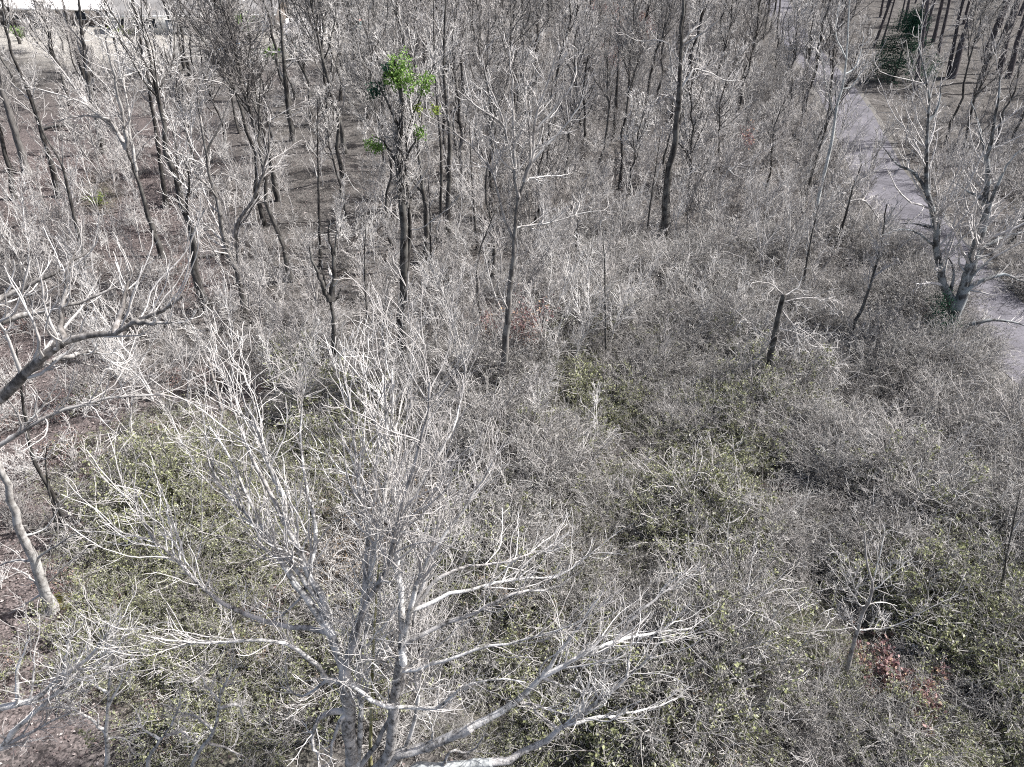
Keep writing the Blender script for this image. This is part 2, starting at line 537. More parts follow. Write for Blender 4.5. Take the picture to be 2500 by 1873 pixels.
def hero(name, label, cat, base, trunk, limbs, r, seed, mt=M_TRUNK, ml=M_LIMB, mw=M_TWIG, Y=None, short=None, tw=1.0, auto=0, tops=None, bump=.1, sides=9, twigs_per_limb=False, rmin=None, lean=None, group=None,
         levels=3, dtrunk=0.0, capped=False, up=.12, thick=1.0):
    """trunk: pixels from the base up; limbs: (radius, depth at the tip, [pixels]). Everything is placed in 3-D on planes through the base."""
    rng = np.random.default_rng(seed)
    if Y is None:
        B = ground(*base)
    else:
        B = at(base[0], base[1], Y)
        B[2] = gz(B[0], B[1])
    Yb = B[1]
    dist = math.hypot(H, Yb)
    if rmin is None:
        rmin = max(.006, .00026 * dist)
    o = root(name, B, label, cat, group)
    HEROES.append(B)
    if short:
        LANDMARKS.append((short, base[0], base[1]))
    tp = [B - np.array([0, 0, .15])]
    n = len(trunk)
    for k, p in enumerate(trunk):
        tp.append(at(p[0], p[1], Yb + dtrunk * (k + 1) / n))
    tp = np.array(tp)
    K = 18
    TP = resample(tp, K)
    TP[1:-1] += rng.normal(size=(K - 2, 3)) * r * .12
    r1 = tops if tops is not None else max(rmin * 1.4, r * .25)
    TR = taper(r, r1, K, 1.45)
    q = Geo()
    q.tubes(TP - B, TR, sides, bump, rng)
    q.cap(TP - B, TR)
    if capped:
        q.add(np.array([TP[-1] - B + v for v in ((r1, 0, 0), (0, r1, 0), (-r1, 0, 0), (0, -r1, 0), (.3 * r1, .3 * r1, r1 * 2.5))]), None, [(0, 1, 4), (1, 2, 4), (2, 3, 4), (3, 0, 4)])
    link("trunk", q.mesh("trunk", mt), o)
    LP, LR = [], []
    for (lr, dY, pts) in limbs:
        m = len(pts)
        start = at(pts[0][0], pts[0][1], Yb + (dtrunk * .6))
        # attach to the closest point of the trunk or of an earlier limb, on the same line of sight
        cand = np.vstack([TP] + LP)
        cpx, cpy = proj(cand[:, 0], cand[:, 1], cand[:, 2])
        j = int(np.argmin((cpx - pts[0][0]) ** 2 + (cpy - pts[0][1]) ** 2))
        Y0 = cand[j, 1]
        near = math.hypot(cpx[j] - pts[0][0], cpy[j] - pts[0][1])
        wp = [at(p[0], p[1], Y0 + dY * (k / max(1, m - 1))) for k, p in enumerate(pts)]
        if near < 60:
            wp[0] = cand[j]
        P = resample(np.array(wp), 14)
        P[1:] += rng.normal(size=(13, 3)) * lr * .25
        LP.append(P)
        LR.append(taper(lr * thick, max(rmin, lr * .15), 14, 1, .85))
        q = Geo()
        q.tubes(P - B, LR[-1], 7 if lr > .03 else 5, bump * .6, rng)
        lo = link("limb", q.mesh("limb", ml), o)
        if twigs_per_limb:
            A = P[None]; AR = LR[-1][None]
            l1 = plen(A)[0]
            P2, R2 = kids(rng, A, AR, max(6, l1 * 4.2 * tw), .36, (.18, .52), (16, 48), 10, .13, .15, .46, rmin * 1.3, .6, .4)
            P3, R3 = kids(rng, P2, R2, plen(P2).sum() * 2.6 * tw, .1, (.25, .6), (18, 50), 6, .1, .2, .6, rmin, .3)
            P4, R4 = kids(rng, P3, R3, plen(P3).sum() * 1.9 * tw, .1, (.3, .65), (22, 60), 4, .08, .22, .7, rmin * .75, .16)
            q = Geo()
            q.tubes(P2 - B, R2, 5); q.tubes(P3 - B, R3, 4); q.tubes(P4 - B, R4, 3)
            tag(link("twigs", q.mesh("twigs", mw), lo), kind="stuff")
    if twigs_per_limb:
        return o
    if auto:
        P2, R2 = kids(rng, TP[None], TR[None], auto, .45, (.18, .4), (22, 50), 9, .12, .12, .55, rmin * 1.6)
        for P, R in zip(P2, R2):
            q = Geo()
            q.tubes(P - B, R, 5)
            link("limb", q.mesh("limb", ml), o)
            LP.append(resample(P, 14)); LR.append(np.interp(np.linspace(0, 1, 14), np.linspace(0, 1, 9), R))
    if LP:
        A, AR = np.array(LP), np.array(LR)
    else:
        A, AR = TP[None], TR[None]
    tot = plen(A).sum()
    P2, R2 = kids(rng, A, AR, min(260, tot * 2.4 * tw), .12, (.2, .45), (25, 60), 7, up, .17, .5, rmin * 1.2, .4)
    P3, R3 = kids(rng, P2, R2, min(900, plen(P2).sum() * 2.2 * tw), .1, (.25, .5), (25, 60), 5, up, .22, .6, rmin, .25)
    q = Geo()
    q.tubes(P2 - B, R2, 4); q.tubes(P3 - B, R3, 3)
    if levels > 2:
        P4, R4 = kids(rng, P3, R3, min(2400, plen(P3).sum() * 2.0 * tw), .1, (.3, .6), (25, 60), 3, up, .25, .7, rmin, .2)
        q.tubes(P4 - B, R4, 3)
    link("crown", q.mesh("crown", mw), o)
    return o


def leaf_part(parent, name, material, centres, radii, n, size, seed, squash=1.0):
    """a leafy clump in the coordinates of the world, as a part of a plant"""
    rng = np.random.default_rng(seed)
    q = Geo()
    for c, rad in zip(centres, radii):
        d = rng.normal(size=(n, 3))
        d /= np.linalg.norm(d, axis=1, keepdims=True)
        d *= (rng.random(n) ** .45)[:, None]
        lump = 1 + .35 * np.sin(d[:, :1] * 5 + rng.random() * 6) * np.cos(d[:, 2:] * 4)
        P = np.asarray(c) + d * rad * lump * np.array([1, 1, squash])
        q.leaves(P - np.array(parent.location), size, rng)
    return tag(link(name, q.mesh(name, material, False), parent), kind="stuff")


# --- the big spreading tree at the bottom centre
fg_limbs = [
    (.15, 1.2, [(840, 1640), (820, 1600), (808, 1549), (780, 1452), (763, 1425), (715, 1300), (690, 1224), (640, 1100), (612, 985)]),
    (.09, .4, [(812, 1560), (772, 1533), (690, 1533), (589, 1492), (520, 1460), (459, 1395), (439, 1370), (398, 1346), (341, 1249), (318, 1150)]),
    (.09, -.5, [(820, 1675), (796, 1660), (772, 1626), (720, 1585), (670, 1561), (528, 1569), (406, 1565), (357, 1553)]),
    (.10, 1.6, [(830, 1620), (800, 1530), (751, 1427), (650, 1305), (609, 1220), (560, 1120), (505, 1040)]),
    (.05, .3, [(755, 1425), (731, 1464), (658, 1521), (610, 1510), (590, 1460)]),
    (.14, 1.5, [(845, 1640), (853, 1600), (865, 1565), (897, 1444), (930, 1261), (942, 1200), (950, 1080), (945, 940)]),
    (.12, .6, [(850, 1640), (870, 1540), (900, 1460), (940, 1400), (965, 1290), (1000, 1180), (1030, 1060), (1050, 930)]),
    (.13, 2.2, [(985, 1620), (978, 1450), (970, 1300), (965, 1200), (960, 1050), (955, 900)]),
    (.09, 1.4, [(980, 1580), (1010, 1480), (1040, 1400), (1080, 1310), (1130, 1250), (1190, 1170)]),
    (.10, .8, [(970, 1600), (1027, 1403), (1084, 1310), (1137, 1240), (1200, 1130)]),
    (.09, .2, [(962, 1600), (1000, 1560), (1084, 1525), (1186, 1484), (1259, 1448), (1348, 1440), (1400, 1415)]),
    (.07, -.5, [(955, 1660), (979, 1643), (1084, 1610), (1206, 1578), (1275, 1565), (1352, 1541), (1430, 1510)]),
    (.07, 1.0, [(1005, 1480), (1084, 1403), (1206, 1375), (1287, 1354), (1360, 1325)]),
    (.07, .6, [(990, 1500), (1109, 1452), (1247, 1419), (1369, 1403), (1450, 1345)]),
    (.09, -.6, [(846, 1655), (870, 1680), (942, 1724), (1068, 1728), (1137, 1671), (1230, 1660), (1285, 1667)]),
    (.13, 1.0, [(800, 1560), (760, 1480), (700, 1390), (660, 1330), (600, 1250), (540, 1190), (500, 1090)]),
    (.09, 1.9, [(905, 1430), (900, 1330), (880, 1200), (865, 1090), (850, 960), (830, 880)]),
    (.08, 1.9, [(760, 1420), (770, 1300), (750, 1180), (735, 1080), (740, 950)]),
    (.07, 1.4, [(700, 1260), (650, 1190), (600, 1080), (560, 960), (540, 900)]),
    (.07, 1.6, [(965, 1290), (1010, 1200), (1080, 1100), (1120, 1000), (1130, 930)]),
    (.06, .2, [(784, 1667), (760, 1690), (731, 1700), (707, 1683), (698, 1626)]),
    (.13, .6, [(868, 1900), (882, 1760), (872, 1650), (890, 1560), (905, 1430), (925, 1300)]),
    (.12, .9, [(900, 1905), (950, 1760), (985, 1640), (990, 1560), (1000, 1480), (1030, 1380)]),
    (.10, 1.0, [(930, 1905), (1000, 1800), (1018, 1700), (1005, 1580), (1020, 1450), (1060, 1330), (1075, 1200)]),
    (.11, -.9, [(820, 1735), (788, 1748), (763, 1801), (775, 1850), (790, 1890)]),
    (.09, -.7, [(850, 1740), (828, 1769), (812, 1820), (800, 1890)]),
]
fg = hero("bare_tree", "largest bare pale tree, its many white limbs fanning out from low forks", "tree", (862, 1916), [(860, 1873), (852, 1760), (843, 1640)], fg_limbs, .17, 11, thick=.74, ml=M_PALE,
          mt=M_PALE, short="the largest fanning tree", twigs_per_limb=True, tw=.92, tops=.15, rmin=.0048)
# its second stem, a stem of the same tree
rng = np.random.default_rng(3)
S2 = resample(np.array([np.array(fg.location), at(945, 1850, fg.location[1]), at(962, 1720, fg.location[1] + .1), at(980, 1600, fg.location[1] + .2)]), 12) - np.array(fg.location)
q = Geo(); q.tubes(S2, taper(.15, .11, 12), 9, .1, rng)
link("stem", q.mesh("stem", M_PALE), fg)

low_limbs = [
    (.12, 1.0, [(1149, 1777), (1247, 1724), (1320, 1655), (1409, 1606), (1490, 1565), (1570, 1552), (1690, 1530)]),
    (.07, .5, [(1320, 1650), (1360, 1600), (1409, 1537), (1450, 1476), (1475, 1440)]),
    (.06, 1.0, [(1490, 1565), (1559, 1496), (1650, 1423), (1690, 1380)]),
    (.06, .3, [(1250, 1722), (1300, 1720), (1390, 1745), (1420, 1740)]),
    (.05, .3, [(1320, 1650), (1390, 1680), (1450, 1690), (1455, 1620)]),
    (.05, .3, [(1060, 1830), (1050, 1760), (1040, 1732)]),
]
hero("bare_tree", "low pale limb tree sweeping right out of the largest tree's foot", "tree", (930, 1905), [(960, 1850), (1044, 1822), (1149, 1777)], low_limbs, .15, 12, thick=.85, mt=M_PALE, ml=M_PALE, twigs_per_limb=True, tw=.95, tops=.12, rmin=.0048)
low2 = [
    (.12, .7, [(1198, 1862), (1287, 1834), (1369, 1781), (1450, 1728), (1523, 1663), (1590, 1600)]),
    (.07, .6, [(1369, 1781), (1450, 1755), (1596, 1728), (1660, 1700)]),
    (.06, .4, [(1360, 1779), (1316, 1744), (1287, 1700), (1275, 1670)]),
    (.06, .2, [(1087, 1866), (1100, 1835), (1150, 1835), (1190, 1790)]),
    (.05, .5, [(1523, 1663), (1540, 1580), (1560, 1540)]),
]
hero("bare_tree", "lowest pale leaning tree along the bottom edge with dead curling twigs", "tree", (965, 1930), [(1010, 1880), (1087, 1872), (1198, 1862)], low2, .13, 13, thick=.85, mt=M_LICHEN, ml=M_PALE, twigs_per_limb=True, tw=.95, tops=.12, rmin=.0048)
hero("sapling", "straight moss-streaked sapling stem rising through the largest tree's fork", "sapling", (903, 1885), [(905, 1780), (910, 1640), (915, 1500), (925, 1380)],
     [(.03, .6, [(910, 1640), (960, 1560), (1000, 1500)]), (.03, .4, [(915, 1520), (880, 1440), (860, 1380)])], .055, 14, mt=M_MOSSY, tw=1.4)

# --- limbs of a tree whose trunk stands outside the left edge
left_limbs = [
    (.135, -.3, [(-230, 1060), (0, 975), (50, 924), (116, 870), (162, 843), (197, 830), (251, 824), (294, 805), (348, 778), (417, 754), (448, 724)]),
    (.10, .7, [(-230, 900), (-50, 815), (0, 785), (50, 766), (143, 751), (216, 731), (280, 700)]),
    (.08, 1.2, [(-200, 830), (-50, 750), (0, 731), (116, 673), (185, 635), (240, 600)]),
    (.05, .5, [(50, 924), (101, 893), (150, 880), (232, 893), (286, 913)]),
    (.05, .3, [(140, 856), (200, 862), (286, 857)]),
    (.05, .8, [(162, 836), (147, 793), (154, 727), (170, 650), (190, 600)]),
    (.05, .8, [(294, 805), (294, 766), (310, 700), (330, 640)]),
    (.05, -.3, [(348, 778), (390, 790), (430, 785)]),
]
hero("bare_tree", "tree beyond the edge whose thick dark limb reaches in over the pink leaves", "tree", (-330, 1900), [(-320, 1500), (-260, 1200), (-230, 1060), (-210, 830)], left_limbs, .24, 21, Y=9.6, short="the reaching limb",
     twigs_per_limb=True, tw=.5, tops=.12, rmin=.0048, thick=1.15, ml=bark("two_tone_limb_bark", (.07, .066, .063), (.22, .21, .20), (.5, .49, .48), zs=.6, scale=6, bump=.4))
hero("bare_tree", "drooping bare tree with one long arched bough over the leafy clearing", "tree", (-260, 1760), [(-250, 1500), (-200, 1300), (-150, 1160)],
     [(.075, .6, [(-150, 1160), (0, 1087), (77, 1036), (166, 998), (270, 971), (359, 965), (425, 971), (529, 998)]), (.05, .5, [(20, 1075), (90, 1010), (140, 930)])], .18, 22, Y=11, mt=M_TRUNK, tw=.7, twigs_per_limb=True, tops=.07, rmin=.0055)
corner_limbs = [
    (.11, .5, [(-120, 1790), (0, 1736), (69, 1708), (122, 1683), (162, 1643), (227, 1598), (255, 1550), (290, 1520)]),
    (.10, .2, [(-120, 1880), (0, 1825), (41, 1801), (134, 1764), (170, 1740)]),
    (.08, .7, [(0, 1800), (41, 1781), (102, 1724), (142, 1687), (211, 1651), (284, 1630), (335, 1612)]),
    (.05, .4, [(60, 1710), (40, 1640), (70, 1560), (60, 1500)]),
    (.05, .4, [(160, 1645), (170, 1570), (210, 1520)]),
]
hero("bare_tree", "pale curly-twigged tree leaning in at the bottom corner of the woods", "tree", (-200, 2050), [(-190, 1960), (-150, 1850), (-110, 1800)], corner_limbs, .2, 23, Y=7.4, mt=M_LIMB, ml=M_PALE, twigs_per_limb=True, tw=1.15, tops=.13, rmin=.0050)
hero("bare_tree", "leaning pale-trunked tree with a dark foot beside the mossy rock", "tree", (128, 1490), [(114, 1457), (87, 1371), (49, 1295), (16, 1180), (-40, 1060), (-80, 960)],
     [(.05, -.4, [(90, 1375), (140, 1330), (190, 1300), (240, 1290)]), (.05, .4, [(87, 1371), (30, 1370), (-40, 1400)]), (.05, .3, [(105, 1440), (60, 1400), (0, 1380)]), (.04, .5, [(108, 1440), (150, 1390), (200, 1350), (280, 1320)]),
      (.05, -.3, [(110, 1450), (70, 1470), (20, 1500)]), (.04, .4, [(60, 1310), (110, 1290), (150, 1230)])], .18, 24, mt=M_LIMB, tw=1.2, bump=.06, rmin=.0062, short="the leaning trunk")
hero("sapling", "slim two-armed sapling rising from pink leaves under the arched bough", "sapling", (140, 1330), [(130, 1246), (117, 1186), (111, 1123), (114, 1090)],
     [(.035, .6, [(130, 1246), (200, 1235), (310, 1225), (335, 1250)]), (.035, .9, [(133, 1240), (190, 1190), (235, 1145), (232, 1100)]), (.03, .4, [(111, 1123), (80, 1110), (60, 1070)]), (.03, .4, [(112, 1120), (140, 1080), (160, 1060)])], .06, 25, tw=1.3, mt=M_TRUNK)
hero("bare_tree", "dark straight pole tree just behind the two-armed sapling", "tree", (160, 1290), [(136, 1224), (84, 1126), (68, 1064), (52, 960), (40, 850)], [], .09, 26, tw=.6, auto=6)
for i, (lab, b_, tr_, lm) in enumerate([
    ("small curly white-twigged tree rooted at the bottom near the corner", (255, 1895), [(262, 1830), (260, 1790), (266, 1690), (270, 1640)],
     [(.04, .3, [(260, 1790), (210, 1745), (150, 1720), (130, 1690)]), (.035, .4, [(265, 1690), (230, 1670), (195, 1630)]), (.035, .5, [(267, 1680), (275, 1600), (285, 1540), (300, 1490)]), (.035, .2, [(262, 1720), (300, 1660), (340, 1600)]), (.03, .2, [(258, 1810), (290, 1800), (330, 1820)])]),
    ("crooked white-twigged small tree beside the largest tree's foot", (450, 1900), [(490, 1830), (520, 1790), (535, 1730), (540, 1680)],
     [(.045, .3, [(520, 1790), (480, 1750), (440, 1740), (400, 1720)]), (.04, .4, [(535, 1730), (580, 1720), (600, 1760), (640, 1770)]), (.035, .4, [(540, 1690), (560, 1650), (570, 1590)]), (.035, .2, [(500, 1815), (560, 1830), (620, 1860)]), (.03, .3, [(538, 1710), (500, 1670), (480, 1620)])]),
    ("small branching tree low between two curly bottom trees", (350, 1910), [(365, 1850), (390, 1810), (420, 1770)], [(.035, .3, [(390, 1810), (350, 1780), (330, 1730)]), (.035, .3, [(400, 1800), (450, 1790), (480, 1820)]), (.03, .3, [(420, 1770), (440, 1710), (430, 1670)])]),
]):
    hero("small_tree", lab, "tree", b_, tr_, lm, .075, 30 + i, mt=M_PALE, ml=M_PALE, tw=2.6, thick=1.2, rmin=.0050)

# --- mid-distance trees that can be told apart
hero("bare_tree", "smooth straight grey trunk leaning above the pink leaf litter", "tree", (68, 425), [(48, 362), (30, 300), (0, 210), (-30, 120), (-60, 10)], [], .30, 40, tw=.6, auto=8, mt=bark("smooth_grey_bark", (.10, .098, .095), (.17, .165, .16), (.25, .245, .24), zs=.3, scale=5, bump=.2), short="the smooth trunk")
hero("bare_tree", "many-stemmed tree with long white boughs curving over pink litter", "tree", (398, 628), [(385, 590), (365, 540), (336, 437), (308, 365)],
     [(.13, 1, [(308, 365), (285, 320), (240, 280), (200, 235), (150, 170), (100, 110)]), (.13, -1, [(308, 365), (302, 300), (290, 250), (280, 190), (262, 110), (240, 0)]), (.08, .5, [(336, 437), (335, 380), (375, 330)]),
      (.09, -1.5, [(285, 315), (265, 292), (235, 286), (180, 285), (110, 305)]), (.1, 1.5, [(330, 420), (318, 330), (312, 250), (290, 150), (285, 60)]), (.09, -1, [(250, 285), (200, 250), (140, 230), (60, 210)])], .21, 41, tw=1.0, short="the many-stemmed tree")
hero("bare_tree", "very tall thin straight trunk passing the edge of the pale lawn", "tree", (405, 505), [(380, 320), (363, 216), (340, 85), (320, -20)], [(.05, 1, [(385, 350), (430, 300), (480, 270)])], .17, 42, tw=.7, auto=6, short="the tallest thin trunk")
hero("bare_tree", "dark fork-topped tree with a long white bough stretching over the brush", "tree", (682, 490), [(672, 455), (656, 370), (633, 286), (614, 240), (588, 190)],
     [(.13, -.5, [(588, 190), (560, 130), (520, 80), (470, 10)]), (.1, -1.5, [(600, 238), (575, 228), (545, 205), (500, 195), (440, 188)]), (.12, 1, [(588, 190), (578, 110), (600, 50), (625, -20)]), (.06, 1, [(650, 300), (700, 270), (770, 235)]), (.09, .6, [(600, 215), (612, 150), (640, 90), (650, 20)])], .24, 43, tw=1.0, short="the fork-topped tree")
hero("bare_tree", "stout dark trunk with angled boughs before the white shed", "tree", (715, 345), [(700, 230), (694, 155), (688, 90), (680, -10)],
     [(.08, .8, [(700, 160), (745, 125), (790, 85), (800, 40)]), (.08, -.6, [(695, 120), (655, 130), (620, 160)]), (.07, .6, [(705, 270), (760, 255), (775, 230)]), (.07, 1, [(694, 150), (740, 140), (800, 130), (830, 110)])], .27, 44, tw=.9, auto=4, short="the shed's stout trunk")
hero("bare_tree", "straight dark pole trunk standing right of the white shed", "tree", (800, 282), [(787, 130), (775, -10)], [], .19, 45, tw=.5, auto=6)
hero("bare_tree", "slim straight dark pole near the teal bin", "tree", (836, 182), [(822, 60), (815, -20)], [], .2, 46, tw=.5, auto=6)
hero("bare_tree", "twin-stemmed dark tree dividing low above the brushy hollow", "tree", (598, 780), [(594, 740), (585, 690), (582, 670)],
     [(.17, -.6, [(582, 690), (570, 650), (552, 600), (530, 490), (510, 425), (490, 293), (480, 200)]), (.15, .8, [(583, 680), (580, 600), (575, 560), (600, 515), (625, 470), (650, 390), (660, 300)]), (.07, .4, [(585, 565), (618, 506), (640, 470)]),
      (.06, -1, [(525, 480), (514, 463), (456, 413), (382, 386)]), (.06, .6, [(500, 360), (540, 300), (560, 240)])], .24, 47, tw=.9, ml=bark("brown_limb_bark", (.06, .058, .055), (.16, .155, .15), (.38, .37, .36), zs=.4, scale=7, bump=.4), short="the twin-stemmed tree")
hero("broken_tree", "broken dark snag forked like a candelabrum, pale scar on its foot", "tree", (822, 945), [(818, 880), (813, 790), (805, 735)],
     [(.14, -.4, [(805, 735), (785, 690), (765, 640), (752, 605)]), (.1, .3, [(797, 715), (790, 670), (783, 642)]), (.15, .4, [(805, 735), (815, 690), (812, 630), (802, 580), (805, 540)]), (.09, .5, [(813, 640), (820, 590), (824, 555)]), (.1, .2, [(808, 733), (822, 728), (832, 705)])],
     .21, 48, ml=M_TRUNK, tw=.5, levels=2, short="the candelabrum snag")
ivy_tree = hero("ivy_topped_tree", "tall dark trunk crowned with bright green leafy clumps", "tree", (985, 905), [(983, 760), (985, 690), (988, 640), (985, 579), (978, 425), (976, 309), (982, 250), (965, 150)],
     [(.1, .3, [(985, 520), (1003, 485), (1020, 462)]), (.11, .8, [(983, 690), (1000, 600), (998, 520), (990, 400), (1000, 300), (1030, 230), (1060, 160)]), (.08, -.5, [(980, 330), (950, 260), (920, 200), (880, 150)]), (.08, .3, [(978, 400), (940, 350), (905, 330)]), (.07, .3, [(985, 400), (1010, 350), (1030, 300)])],
     .27, 49, tw=.9, mw=M_TWIG_MID, ml=M_TRUNK, short="the green-topped tree")
Yi = ivy_tree.location[1]
leaf_part(ivy_tree, "leaf_clump", M_GREEN, [at(975, 160, Yi), at(960, 190, Yi), at(990, 195, Yi - .2)], [.55, .42, .5], 620, .085, 1)
leaf_part(ivy_tree, "leaf_clump", M_GREEN, [at(1035, 215, Yi + .4), at(1045, 195, Yi + .4)], [.36, .3], 240, .085, 2)
leaf_part(ivy_tree, "leaf_clump", M_YGREEN, [at(1020, 265, Yi + .4), at(1062, 270, Yi + .4)], [.24, .26], 130, .08, 3)
leaf_part(ivy_tree, "leaf_clump", M_GREEN, [at(1025, 325, Yi + .2)], [.3], 240, .08, 4)
leaf_part(ivy_tree, "leaf_clump", M_GREEN, [at(905, 355, Yi), at(925, 360, Yi)], [.34, .26], 220, .085, 5)
leaf_part(ivy_tree, "leaf_clump", M_EVERGREEN, [at(925, 215, Yi), at(912, 225, Yi), at(945, 170, Yi)], [.4, .3, .3], 200, .085, 6)
q = Geo(); rg = np.random.default_rng(8)
tt = np.array([at(976 + 10 * math.sin(k), 240 + k * 22, Yi) for k in range(12)])
A, AR = kids(rg, tt[None], np.full((1, 12), .04), 420, 0, (.05, .13), (50, 120), 6, -.25, .3, .5, .009, .5)
q.tubes(A - np.array(ivy_tree.location), AR, 3)
link("dead_vine", q.mesh("dead_vine", M_TWIG_DARK), ivy_tree)
hero("bare_tree", "tall pale vase-shaped tree with the broadest white crown in mid-wood", "tree", (1222, 975), [(1228, 920), (1236, 830), (1248, 677), (1254, 600), (1258, 560), (1266, 490), (1280, 444)],
     [(.08, -.8, [(1266, 498), (1258, 440), (1256, 386), (1248, 363), (1225, 305), (1190, 278), (1090, 205)]), (.08, .8, [(1256, 400), (1254, 300), (1250, 200), (1240, 90)]), (.09, .5, [(1282, 444), (1300, 380), (1310, 280), (1330, 220), (1365, 110)]), (.06, .5, [(1278, 450), (1300, 435), (1340, 430), (1385, 427)]),
      (.07, -.4, [(1254, 590), (1225, 510), (1210, 440), (1180, 390), (1120, 330), (1040, 280)]), (.05, .6, [(1260, 560), (1300, 550), (1360, 540), (1418, 521), (1480, 513)]), (.06, .6, [(1290, 400), (1330, 360), (1370, 320), (1420, 250), (1440, 180)]), (.06, .9, [(1252, 360), (1220, 270), (1190, 200), (1170, 110)]),
      (.06, -1, [(1300, 390), (1290, 300), (1280, 200), (1285, 110)]), (.05, -.9, [(1240, 770), (1215, 700), (1215, 640)]), (.05, .6, [(1305, 330), (1350, 270), (1400, 200), (1410, 120)])], .2, 50, tw=1.3, short="the vase-shaped tree", mt=bark("mid_grey_bark", (.06, .058, .056), (.15, .145, .14), (.36, .35, .34), lich=(.3, .3, .29)))
hero("bare_tree", "thick dark trunk with two pale bent arms left of the lichen tree", "tree", (1622, 592), [(1630, 450), (1645, 358), (1657, 265), (1660, 180), (1665, 60), (1668, -20)],
     [(.08, -.6, [(1652, 262), (1640, 238), (1625, 235), (1600, 258), (1575, 265)]), (.08, .8, [(1660, 210), (1690, 175), (1700, 168), (1740, 182), (1775, 198), (1805, 195)]), (.08, .6, [(1662, 110), (1700, 60), (1720, 0)]), (.06, -.5, [(1660, 140), (1620, 100), (1560, 100), (1520, 80)])], .29, 51, tw=1.1, auto=3, short="the bent-armed trunk")
hero("bare_tree", "slim lichen-pale tree leaning beside the far stretch of road", "tree", (1986, 560), [(1995, 500), (2007, 440), (2031, 346), (2043, 260), (2060, 195), (2068, 122), (2075, -10)],
     [(.06, -.5, [(2040, 280), (2020, 220), (2010, 160), (2000, 90)]), (.06, .5, [(2060, 195), (2090, 160), (2110, 90)]), (.05, .4, [(2050, 230), (2080, 210), (2120, 150)]), (.05, -.6, [(2066, 140), (2040, 80), (2050, 10)])], .14, 52, mt=M_LICHEN, ml=M_LICHEN, tw=1.4, short="the slim lichen tree")
road_tree = hero("road_tree", "lichened multi-stemmed tree at the road's bend with dark ivy round its foot", "tree", (2312, 850), [(2322, 800), (2330, 762)],
     [(.15, .3, [(2330, 765), (2322, 740), (2300, 690), (2290, 610), (2288, 560), (2267, 480), (2259, 366), (2267, 277), (2263, 203), (2250, 120)]), (.07, .2, [(2325, 730), (2328, 660), (2306, 615)]),
      (.2, .8, [(2330, 770), (2355, 690), (2385, 600), (2400, 540), (2406, 488), (2418, 366), (2430, 285), (2445, 190)]), (.14, .5, [(2340, 740), (2375, 620), (2400, 560), (2440, 440), (2470, 380), (2510, 350)]),
      (.11, -.6, [(2345, 735), (2370, 700), (2410, 680), (2460, 672), (2510, 692)]), (.11, -1, [(2322, 815), (2335, 820), (2360, 795), (2420, 782), (2480, 790), (2520, 802)]), (.09, .6, [(2400, 605), (2450, 580), (2510, 565)]),
      (.05, -.3, [(2288, 566), (2270, 555), (2240, 548), (2195, 545)]), (.05, -.6, [(2288, 590), (2245, 572), (2205, 560), (2150, 575)]), (.06, .6, [(2406, 500), (2370, 470), (2320, 440)]), (.06, .4, [(2415, 380), (2390, 310), (2370, 240)]), (.05, -.3, [(2350, 705), (2400, 650), (2440, 640)]),
      (.06, .5, [(2265, 460), (2230, 420), (2190, 400), (2150, 350)]), (.05, .4, [(2262, 300), (2290, 260), (2300, 200)])], .46, 53, thick=1.55, ml=bark("lichened_limb_bark", (.04, .04, .04), (.11, .112, .112), (.36, .38, .39), zs=.5, scale=5, bump=.4, lich=(.30, .325, .335)), tw=1.0, short="the ivy-footed tree")
Yr = road_tree.location[1]
leaf_part(road_tree, "ivy", M_EVERGREEN, [at(2305, 790, Yr - .4), at(2300, 740, Yr - .3), at(2312, 830, Yr - .4), at(2280, 815, Yr - .3)], [.75, .6, .75, .55], 900, .075, 9, 1.3)
hero("broken_tree", "dark topless trunk with drooping pale dead branches in the grey brush", "tree", (1868, 960), [(1885, 850), (1900, 780), (1913, 722)],
     [(.05, -.3, [(1905, 760), (1935, 790), (1990, 830), (2020, 890), (2065, 925)]), (.045, .5, [(1898, 800), (1950, 815), (1985, 845), (2050, 850)]), (.05, -.4, [(1913, 726), (1880, 692), (1830, 690)]), (.045, .4, [(1913, 726), (1890, 690), (1890, 640)]), (.04, -.2, [(1887, 840), (1840, 800), (1795, 755)]),
      (.05, .4, [(1916, 740), (1960, 728), (2030, 730), (2070, 755)]), (.04, .4, [(1912, 724), (1950, 700), (1960, 660)]), (.04, -.3, [(1890, 830), (1930, 850), (1960, 900)])], .18, 54, tops=.10, capped=True, ml=M_TWIG_MID, mw=M_TWIG_MID, thick=.7, tw=1.6, up=-.03, short="the topless trunk")
hero("bare_tree", "thin leaning dark tree between the topless trunk and the road", "tree", (2072, 850), [(2085, 790), (2105, 755), (2130, 680), (2150, 600), (2165, 500)], [(.05, .4, [(2130, 680), (2170, 650), (2200, 640)])], .10, 55, tw=1.8, auto=10)
hero("bare_tree", "dark crooked tree stooping towards the road's near edge", "tree", (2019, 640), [(2050, 570), (2068, 513), (2085, 450), (2105, 400)], [(.06, .4, [(2075, 490), (2110, 490), (2157, 549), (2190, 575)]), (.05, .4, [(2085, 450), (2120, 430), (2160, 400)])], .11, 56, tw=1.6, auto=9)
hero("bare_tree", "dark slender trunk standing left of the lichen tree", "tree", (1958, 520), [(1978, 440), (1999, 366), (2019, 301), (2030, 200)], [], .13, 57, tw=.8, auto=6)
